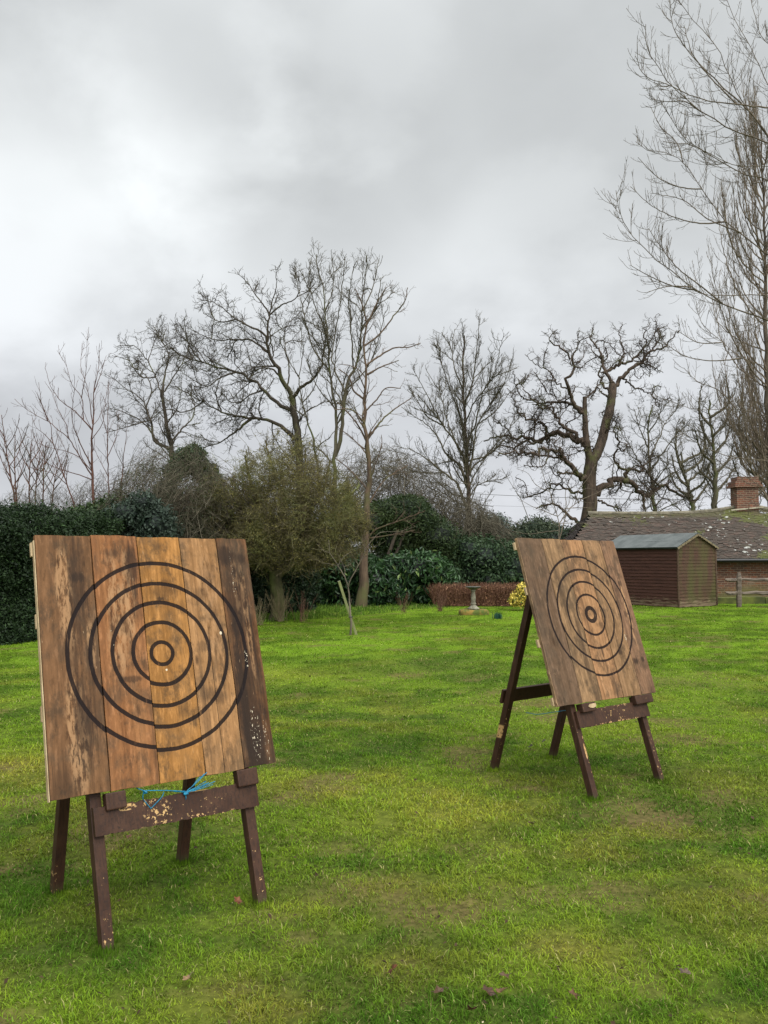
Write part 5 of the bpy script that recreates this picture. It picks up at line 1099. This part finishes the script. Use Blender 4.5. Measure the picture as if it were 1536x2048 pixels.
for sgn, x_ in ((1, 0), (-1, SW)):
    u_ = Vector((sgn*math.cos(sl2), 0, math.sin(sl2))); nn_ = Vector((-sgn*math.sin(sl2), 0, math.cos(sl2))); p0 = Vector((x_, 0, EV))-u_*ov+nn_*.012; Lr = (SW/2)/math.cos(sl2)+ov
    m_ = Matrix((u_, Vector((0, 1, 0)), nn_)).transposed().to_4x4(); m_.translation = p0
    q = MB(); q.box((0, -.08, 0), (Lr+.002*sgn, SL+.08, .02), m_, 0)
    rr = q.build('roof', felt, shed)
    q = MB(); q.box((Lr*.42, -.083, .0225), (Lr+.001, SL*.55, .0265), m_, 0); q.box((-.004, -.083, .0225), (Lr*.46, SL*.35, .0245), m_, 0); q.build('felt_strip', felt, rr)
    q = MB(); q.box((-.012, -.084, -.035), (-.001, SL+.084, .021), m_, 0); q.build('felt_edge', dkfelt, rr)
    # scalloped barge board on the gable
    V = []; n = 90
    for i in range(n+1):
        s_ = Lr*i/n; V += [(s_, -.098, -.004), (s_, -.098, -.050-.022*abs(math.sin(i/n*PI*9))), (s_, -.084, -.004), (s_, -.084, -.050-.022*abs(math.sin(i/n*PI*9)))]
    V = np.array(V)@np.array(m_.to_3x3()).T+np.array(m_.translation); F = []
    for i in range(n): a = i*4; F += [(a, a+1, a+5, a+4), (a+1, a+3, a+7, a+5), (a, a+4, a+6, a+2), (a+2, a+6, a+7, a+3)]
    mk('barge_board', V, np.array(F), plainmat('weathered_barge_board', (.10, .075, .045), (.20, .16, .09), 12) if sgn == 1 else bpy.data.materials['weathered_barge_board'], shed)
MB().box((.0, .0, -.02), (SW, SL, .035), None, 0).build('floor', tr, shed)

# ================================================================== COTTAGE
cot = empty('cottage', (6.2, 29, 0)); tag(cot, 'low brick cottage with a mossy sagging tiled roof behind the shed', 'cottage')
def brickmat(name, sc=1.0, moss=True):
    t = NT(name); o = t.n('ShaderNodeTexBrick'); v = t.vec('Object'); s_ = t.sep(v); cvx = t.n('ShaderNodeCombineXYZ')
    t.t.links.new(t.mth('ADD', s_[0], s_[1]), cvx.inputs[0]); t.t.links.new(s_[2], cvx.inputs[1]); nzv = t.noise(v, 3, 3)
    t.t.links.new(cvx.outputs[0], o.inputs['Vector']); o.inputs['Scale'].default_value = 1; o.inputs['Brick Width'].default_value = .235; o.inputs['Row Height'].default_value = .078
    o.inputs['Mortar Size'].default_value = .010; o.inputs['Mortar Smooth'].default_value = .2; o.inputs['Color1'].default_value = (.185, .066, .036, 1); o.inputs['Color2'].default_value = (.085, .042, .030, 1); o.inputs['Mortar'].default_value = (.22, .165, .115, 1); o.inputs['Bias'].default_value = .0
    n = t.noise(t.vec('Object', (1, 1, 1)), 1.3, 5); n2_ = t.noise(t.vec('Object', (1, 1, 1)), 14, 4)
    c = t.mix(t.sm(n2_, .35, .7, 0, .5), o.outputs['Color'], (.06, .04, .03)); c = t.mix(t.sm(n, .55, .75, 0, .45), c, (.34, .25, .18))
    if moss: c = t.mix(t.mth('MULTIPLY', t.sm(s_[2], .75, .2), t.sm(n, .35, .6, .1, .9)), c, (.10, .10, .03))
    t.base(c); t.rough(.9); t.bump(t.mth('SUBTRACT', n2_, o.outputs['Fac']), .5, .012); return t.m
bk = brickmat('old_red_brick')
CX1 = 19; EVZ = 1.47; RY = 3.3
MB().box((.25, .28, -.2), (CX1, .58, EVZ-.02), None, 0).build('wall', bk, cot)
MB().box((.25, .59, -.2), (.55, 6.2, EVZ-.02), None, 0).build('wall', bk, cot)
# tiled roof: real overlapping courses over a sagging ridge, hipped at the left end
def ridge(x):
    X_ = np.array([1.9, 4, 6, 7, 7.6, 8.4, 9.2, 14, 19]); Z_ = np.array([3.27, 3.24, 3.27, 3.36, 3.46, 3.52, 3.36, 3.34, 3.4]); return np.interp(x, X_, Z_)
NC = 34; V = []; F = []; cols = []
rs = np.random.default_rng(21)
for i in range(NC):
    f0 = i/NC; f1 = (i+1.0)/NC
    xl0 = 0.0+2.0*f0; ntl = int((CX1-xl0)/.17)
    xs_ = np.linspace(xl0, CX1, ntl+1)
    for j in range(ntl):
        xa, xb = xs_[j]+(.085 if i % 2 else 0), xs_[j+1]+(.085 if i % 2 else 0)-.004
        c_ = len(V); dz_ = rs.normal(0, .006); lift = .026+rs.uniform(0, .010); 
        if rs.random() < .012: lift += .03; dz_ -= .02
        for (f_, l_) in ((f0, lift), (f1+.012, .0)):
            for x in (xa, xb):
                sag = -.045*math.sin(PI*f_)*(1+.5*math.sin(x*1.1)); V.append((x, RY*f_-.12*(1-f_)+(.0 if l_ else 0), EVZ+(ridge(max(x, 1.9))-EVZ)*f_+l_+sag+dz_))
        for x in (xa, xb): V.append((x, V[c_][1]+.002, V[c_][2]-.022))
        F += [(c_, c_+1, c_+3, c_+2), (c_+4, c_+5, c_+1, c_)]
        k = .65+.7*rs.random(); b = np.array([.056, .041, .031])*k
        if rs.random() < .25: b = np.array([.075, .046, .034])*k
        cols += [b]*6
# hip end, facing left
for i in range(NC):
    f0 = i/NC; f1 = (i+1)/NC; y0_ = RY*f0; y1_ = 2*RY-RY*f0; c_ = len(V)
    for (f_, l_) in ((f0, .03), (f1, 0)):
        for y in (RY*f_-.1*(1-f_), 2*RY-RY*f_+.1*(1-f_)): V.append((2.0*f_-.06*(1-f_)-(.012 if l_ else 0), y, EVZ+(3.27-EVZ)*f_+l_-.02))
    F.append((c_, c_+2, c_+3, c_+1)); cols += [np.array([.09, .07, .065])]*4
# rear slope
c_ = len(V)
for x in (0, CX1): V.append((x if x else 0, 2*RY+.1, EVZ)); V.append((x if x else 1.95, RY, 3.25))
F.append((c_, c_+2, c_+3, c_+1)); cols += [np.array([.09, .07, .065])]*4
t = NT('old_clay_tile'); a_ = t.n('ShaderNodeAttribute', attribute_name='tint'); n_ = t.noise(t.vec('Object'), 25, 5, .6)
c = t.mix(t.sm(n_, .3, .75), a_.outputs['Color'], (.045, .036, .028)); ms = t.noise(t.vec('Object', (1, 1, 1.4), (3.1, 0, 0)), .8, 5, .6); xyz = t.sep(t.vec('Object'))
near = t.sm(xyz[0], 6.0, 8.5); mm = t.mth('ADD', ms, t.mth('MULTIPLY', near, .10))
c = t.mix(t.sm(t.mth('ADD', t.mth('MULTIPLY', t.noise(t.vec('Object'), 9, 3), .3), mm), .76, .84, 0, .85), c, (.075, .082, .018))
c = t.mix(t.mth('MULTIPLY', t.sm(xyz[2], 3.02, 3.2), t.sm(n_, .4, .6, 0, .7)), c, (.085, .090, .022))
def gl(cx, cz, rx_, rz_):
    dx = t.mth('DIVIDE', t.mth('SUBTRACT', xyz[0], cx), rx_); dz = t.mth('DIVIDE', t.mth('SUBTRACT', xyz[2], cz), rz_); return t.sm(t.mth('ADD', t.mth('MULTIPLY', dx, dx), t.mth('MULTIPLY', dz, dz)), 1, .2)
g_ = t.mth('MAXIMUM', gl(6.35, 2.55, .5, .35), t.mth('MAXIMUM', gl(7.0, 3.0, .35, .3), t.mth('MAXIMUM', gl(7.0, 1.9, .9, .35), gl(4.2, 3.12, .9, .07))))
ln_ = t.noise(t.vec('Object', (6, 1, 14), (2, 0, 0)), 1, 3, .5); c = t.mix(t.sm(t.mth('ADD', ln_, t.mth('MULTIPLY', g_, .085)), .70, .71), c, (.36, .36, .33))
t.base(c); t.rough(.8); t.bump(n_, .4, .01)
rf = mk('roof', np.array(V), np.array(F), t.m, cot, col=np.array(cols))
rtm = plainmat('ridge_tile', (.075, .065, .042), (.16, .14, .095), 6)
q = MB(); xr = np.arange(1.85, CX1, .42)
for x in xr:
    z = ridge(x); z2 = ridge(x+.42); ang = math.atan2(z2-z, .42); p = np.zeros((1, 3, 3)); p[0] = [(x, RY, z+.0), (x+.21, RY, (z+z2)/2+.0), (x+.425, RY, z2+.0)]
    Vt, Ft = tube_np(p, np.array([[.105, .10, .10]])*(1+rs.uniform(-.05, .05)), 8); q.add(Vt, Ft)
q.build('ridge_tiles', rtm, rf)
ch = MB(); chx, chy, chz = W3(1490, 1024, 32.3)[0]-6.2, 3.3, 3.2
ch.box((chx-.43, chy-.3, 2.9), (chx+.43, chy+.3, 4.36), None, .004); ch.box((chx-.50, chy-.36, 4.362), (chx+.50, chy+.36, 4.50), None, .004); ch.box((chx-.55, chy-.41, 4.26), (chx+.55, chy+.41, 4.355), None, .004); ch.box((chx-.40, chy-.29, 4.502), (chx+.44, chy+.29, 4.68), None, .004)
ch.build('chimney', brickmat('chimney_brick', 1, False), rf)
MB().bar((chx-.7, chy-.37, 3.36), (chx+.55, chy-.37, 3.47), .06, .05, ref=(0, 1, 0)).build('mortar_fillet', plainmat('pale_mortar', (.26, .23, .16), (.40, .36, .27), 6), rf)
gutm = NT('black_gutter'); gutm.base((.012, .012, .013)); gutm.rough(.35); gutm = gutm.m
p = np.array([[[-.1, -.2, EVZ-.05], [6, -.2, EVZ-.055], [CX1, -.2, EVZ-.06]]]); Vt, Ft = tube_np(p, np.full((1, 3), .058), 10); mk('gutter', Vt, Ft, gutm, cot, smooth=True)
MB().box((.0, -.11, EVZ-.12), (CX1, .06, EVZ-.02), None, 0).build('fascia', plainmat('dark_fascia', (.02, .018, .016), (.04, .035, .03), 5), cot)
# low mossy wall
q = MB(); wx = W3(1437, 1200, 27.2)[0]; rs = np.random.default_rng(4); x = wx-1.5
while x < wx+6: w_ = rs.uniform(.5, 1.1); q.box((x, 27.1, -.05), (x+w_-.015, 27.45, .21+rs.uniform(-.02, .06)), None, .012); x += w_
tag(q.build('low_wall', plainmat('mossy_stone', (.035, .040, .014), (.11, .12, .025), 3, .95, kind='World')), 'low dark mossy wall behind the cleft rail fence', 'low wall')
# cleft post-and-rail fence
wood = plainmat('weathered_oak_rail', (.075, .058, .046), (.17, .135, .105), 14, .9, (.3, 1, 1)); fx0 = W3(1478, 1217, 25.6)
fen = empty('rail_fence', (fx0[0], fx0[1], 0)); tag(fen, 'weathered split-rail fence between the shed and the right edge', 'fence')
def rough_bar(p, q, w0, w1, seed, name, n=14):
    rs = np.random.default_rng(seed); P = np.linspace(p, q, n); P[:, 2] += rs.normal(0, .008, n); P[1:-1, 2] += -.02*np.sin(np.linspace(0, PI, n-2)); r = np.interp(np.linspace(0, 1, n), [0, .12, .5, .88, 1], [w0*.55, w0, w1, w0, w0*.5])*rs.uniform(.9, 1.1, n)
    V, F = tube_np(P[None], r[None], 6); caps = np.array([list(range(5, -1, -1)), list(range(len(V)-6, len(V)))]); mk(name, V, [F, caps], wood, fen)
for x in (0, 2.35): rough_bar((x, 0, -.05), (x+.03, 0, 1.05), .085, .08, 5+int(x), 'post')
for z in (.84, .43):
    rough_bar((-.40, .02, z), (.05, .0, z), .055, .06, int(z*100), 'rail'); rough_bar((.0, .0, z), (2.38, .02, z+.01), .05, .065, int(z*130), 'rail')
# ================================================================== BIRDBATH
stone = NT('lichened_stone'); n_ = stone.noise(stone.vec('Object', (1, 1, .7)), 9, 6, .6); n3_ = stone.noise(stone.vec('Object'), 26, 4)
c = stone.mix(stone.sm(n_, .35, .65), (.12, .11, .08), (.23, .215, .16)); c = stone.mix(stone.sm(n3_, .52, .68, 0, .8), c, (.08, .075, .045)); stone.base(c); stone.rough(.9); stone.bump(n3_, .6, .01); stone = stone.m
bx, by = gnd(947, 1228); bz = float(hgt(np.array([bx]), np.array([by]))[0])
bb = empty('birdbath', (bx, by, bz+.13)); tag(bb, 'pale weathered stone birdbath on a baluster pedestal', 'birdbath')
def lathe(prof, seg=28, sq=()):
    V = []; F = []; n = len(prof)
    for i, (r_, z) in enumerate(prof):
        for k in range(seg):
            a = 2*PI*k/seg; rr = r_
            V.append((rr*math.cos(a), rr*math.sin(a), z))
    for i in range(n-1):
        for k in range(seg): F.append((i*seg+k, i*seg+(k+1) % seg, (i+1)*seg+(k+1) % seg, (i+1)*seg+k))
    return np.array(V), np.array(F)
V, F = lathe([(0, 0), (.155, 0), (.16, .015), (.16, .035), (.145, .05), (.115, .06), (.105, .085), (.08, .11), (.062, .125), (.075, .14), (.078, .165), (.062, .18), (.058, .20), (.062, .26), (.066, .33), (.060, .40), (.052, .46), (.050, .50), (.062, .515), (.066, .53), (.06, .545)])
V[:, 0] *= 1+.05*np.sin(V[:, 2]*40); mk('pedestal', V, F, stone, bb, smooth=True)
V, F = lathe([(.05, .546), (.09, .56), (.12, .585), (.18, .607), (.215, .616), (.22, .63), (.215, .638), (.20, .636), (.16, .622), (.08, .612), (0, .61)], 36); mk('basin', V, F, plainmat('dark_wet_stone', (.035, .037, .032), (.09, .09, .075), 12, .6), bb, smooth=True)
# moss covered plinth slab
rs = np.random.default_rng(2); n = 40; V = []; F = []
for ring, (s_, z) in enumerate([(1.0, -.03), (1.02, .05), (.98, .10), (.90, .128), (0.001, .13)]):
    for k in range(n):
        a = 2*PI*k/n; q_ = max(abs(math.cos(a)), abs(math.sin(a)))**.75; x = .40*s_*math.cos(a)/q_; y = .36*s_*math.sin(a)/q_
        V.append((x*(1+rs.normal(0, .02)), y*(1+rs.normal(0, .02)), z+rs.normal(0, .006)))
for i in range(4):
    for k in range(n): F.append((i*n+k, i*n+(k+1) % n, (i+1)*n+(k+1) % n, (i+1)*n+k))
V = np.array(V); V[:, :2] += (bx, by); V[:, 2] += bz; ps_mat = NT('mossy_slab'); nn_ = ps_mat.noise(ps_mat.vec('World'), 6, 5); ps_mat.base(ps_mat.mix(ps_mat.sm(nn_, .4, .6), (.065, .085, .015), (.20, .13, .03))); ps_mat.rough(.95); ps_mat.bump(nn_, .8, .02)
sl_o = mk('stone_slab', V, np.array(F), ps_mat.m, smooth=True); tag(sl_o, 'mossy green and orange stone slab under the birdbath', 'slab')
# daffodil clump
def clump(name, label, px, py, n, h, cA, cB):
    x, y = gnd(px, py); az = rng.uniform(0, 2*PI, n); b = np.stack([rng.normal(0, .05, n), rng.normal(0, .05, n), np.zeros(n)-.01], 1); d = np.stack([np.cos(az), np.sin(az), 0*az], 1); w_ = np.stack([-np.sin(az), np.cos(az), 0*az], 1)*.007; hh = h*rng.uniform(.6, 1.1, n)[:, None]; up = np.array([0, 0, 1.])
    V = np.stack([b-w_, b+w_, b+w_+up*hh*.6+d*hh*.08, b-w_+up*hh*.6+d*hh*.08, b+up*hh+d*hh*.25], 1).reshape(-1, 3); i = np.arange(n)[:, None]*5; col = np.repeat(np.array(cA)+(np.array(cB)-np.array(cA))*rng.random((n, 1)), 5, 0)
    o = mk(name, V, [i+np.array([0, 1, 2, 3]), i+np.array([3, 2, 4])], gm, col=col); o.location = (x, y, float(hgt(np.array([x]), np.array([y]))[0])); tag(o, label, 'plant')
clump('bulb_shoots', 'small clump of blue-green bulb shoots right of the birdbath', 996, 1242, 70, .17, (.02, .06, .045), (.05, .12, .07))
# ================================================================== STAKED SAPLING
pal = barkmat('sapling_bark', (.045, .036, .026), (.15, .125, .09)); x0_, y0_ = gnd(703, 1269); o0 = dict(ox=600, oy=1060, sc=7.68)
limbs = [[40, 24, (775,1612),(785,1400),(770,1250),(760,1100),(755,1000),(745,920),(735,850)], [26, 8, (735,870),(695,740),(640,640),(580,545),(510,430),(455,340),(455,250),(435,150)], [26, 12, (750,880),(780,750),(840,650),(900,540),(950,440),(990,340),(985,250)],
 [12, 5, (585,550),(640,450),(700,390),(790,330)], [10, 4, (455,345),(390,330),(320,280),(250,210)], [12, 4, (990,330),(1040,240),(1110,160),(1200,60),(1536,20),(1800,-60)], [10, 4, (1000,310),(1100,270),(1230,220),(1320,160)], [10, 4, (960,440),(1050,380),(1150,300)], [9, 4, (570,575),(450,520),(350,510),(270,470)],
 [10, 4, (690,720),(690,620),(640,490),(600,390)], [8, 3, (990,260),(930,120),(860,40),(820,-60)], [8, 3, (505,420),(530,350)], [7, 3, (900,540),(830,420),(780,350)], [7, 3, (690,560),(760,530),(820,490)], [7, 3, (1000,240),(1000,100),(980,0)]]
P_, R_ = trace(limbs, y0_, **o0, wig=.05, seed=19, slope=.5)
tree('sapling', 'small pale bare sapling standing on the lawn against its stake', None, pal, pal, P_, R_, [dict(dens=3.0, ang=.8, ratio=.25, lmin=.1, lmax=.4, S=6, wig=.12, up=.06, rmin=.0028, t0=.35, kmax=8)], cat='sapling')
a0 = at(600+870/7.68, 1060+1595/7.68, y0_-.0); a1 = at(600+600/7.68, 1060+790/7.68, y0_+.35); a0[2] = -.03
d_ = a1-a0; stk = MB(); stk.bar(tuple(a0), tuple(a1), .055, .055, bev=.005); so_ = stk.build('stake', plainmat('green_algae_stake', (.075, .085, .028), (.14, .15, .06), 8, .9, (1, 1, .3), 'World')); tag(so_, 'green algae-covered wooden stake leaning behind the sapling', 'stake')
m_ = MB(); m_.bar(tuple(a1+d_/np.linalg.norm(d_)*.001), tuple(a1+d_/np.linalg.norm(d_)*.006), .052, .052, bev=0.001); m_.build('sawn_end', plainmat('sawn_end_wood', (.35, .36, .27), (.5, .5, .4), 9), so_)
tp = P_[0][9]; rg = tube_np(np.array([[tp+np.array([.05*math.cos(t_), .06*math.sin(t_)+.04, 0]) for t_ in np.linspace(0, 2*PI, 12)]]), np.full((1, 12), .008), 5); tag(mk('tree_tie', rg[0], rg[1], gutm), 'dark tie strapping the sapling to its stake', 'tree tie')
# overhead cables
for i, (pts, D_, r_, lab) in enumerate([([(900,985),(1040,992),(1200,997),(1400,1000)], 55, .016, 'higher thin overhead cable crossing in front of the gnarled oak'), ([(900,1009),(1040,1013),(1200,1018),(1400,1020)], 90, .012, 'lower faint overhead cable left of the gnarled oak trunk')]):
    P = resample(at(np.array([p[0] for p in pts], float), np.array([p[1] for p in pts], float), float(D_)), 24)[None]; V, F = tube_np(P, np.full((1, 24), r_), 4); tag(mk('overhead_cable', V, F, gutm), lab, 'cable', 'overhead cables')
# fallen leaves
lm = leafmat('dead_leaf', .6, .1, .4)
def deadleaf(px, py, s_, lab, seed, col=(.050, .022, .014), stand=0.):
    s_ *= .82; rs = np.random.default_rng(seed); x, y = gnd(px, py); z = float(hgt(np.array([x]), np.array([y]))[0]); n = 22; V = [(0, 0, .004)]
    for k in range(n):
        a = 2*PI*k/n; r_ = s_*(.55+.45*abs(math.cos(2.5*(a-PI/2))))*(1 if k % 2 else .86); X_ = r_*math.cos(a); Y_ = r_*math.sin(a); V.append((X_, Y_, .35*abs(X_)*(1 if seed % 2 else 1.4)+.10*s_*math.sin(3*a+seed)+.05*s_))
    for k in range(n): V.append((V[1+k][0]*.5, V[1+k][1]*.5, V[1+k][2]*.45+.003))
    F4 = [(n+1+k, 1+k, 1+(k+1) % n, n+1+(k+1) % n) for k in range(n)]; F3 = [(0, n+1+k, n+1+(k+1) % n) for k in range(n)]
    V = np.array(V); c = np.array(col)*np.array([1.15, 1., .65])*rs.uniform(.5, 1.6, (len(V), 1)); st = tube_np(np.array([[[0, -.3*s_, .006], [.1*s_, -1.0*s_, .02], [.25*s_, -1.5*s_, .05*s_+.01]]]), np.full((1, 3), .0012), 4)
    o = mk('fallen_leaf', np.concatenate([V, st[0]]), [np.array(F4), np.array(F3), st[1]+len(V)], lm, col=np.concatenate([c, np.tile(np.array(col), (len(st[0]), 1))])); o.location = (x, y, z+.014+stand*s_*.5); o.rotation_euler = (stand+rs.uniform(-.3, .3), rs.uniform(-.3, .3), rs.uniform(0, 6.28)); tag(o, lab, 'leaf', 'fallen leaves on the lawn')
for i, a in enumerate([(787,1957,.034,'reddish fallen leaf standing on edge, leftmost of the leaves at the bottom',(.075,.028,.016),.9), (876,2002,.032,'flat brown leaf second from the left along the bottom',(.050,.028,.016),0), (975,1999,.036,'dark leaf on the left of the touching pair near the bottom',(.040,.019,.010),.2),
      (1003,1997,.034,'paler leaf on the right of the touching pair near the bottom',(.080,.048,.028),0), (1009,1966,.028,'small leaf just above the touching pair of leaves',(.055,.033,.020),.3), (1146,1998,.028,'leaf farthest right along the bottom of the lawn',(.065,.034,.018),.5),
      (944,2036,.026,'lowest fallen leaf at the bottom edge of the photo',(.045,.020,.014),.6), (1062,1657,.028,'lone brown leaf in front of the right easel',(.06,.036,.022),.3), (474,1812,.030,'reddish leaf left of the left easel right front foot',(.085,.030,.014),.6),
      (374,1966,.026,'faded leaf low down between the left easel and the bottom edge',(.14,.10,.07),.1), (258,1676,.022,'small reddish leaf under the left easel rail',(.085,.032,.018),.2), (1062,1499,.036,'dark curled leaf between the right easel legs',(.022,.018,.012),.3),
      (1088,1486,.028,'upper of the two dark leaves inside the right easel',(.022,.018,.012),.4), (1370,1958,.030,'dull leaf near the bottom right corner',(.06,.045,.04),.2)]):
    deadleaf(a[0], a[1], a[2], a[3], i+1, a[4], a[5])
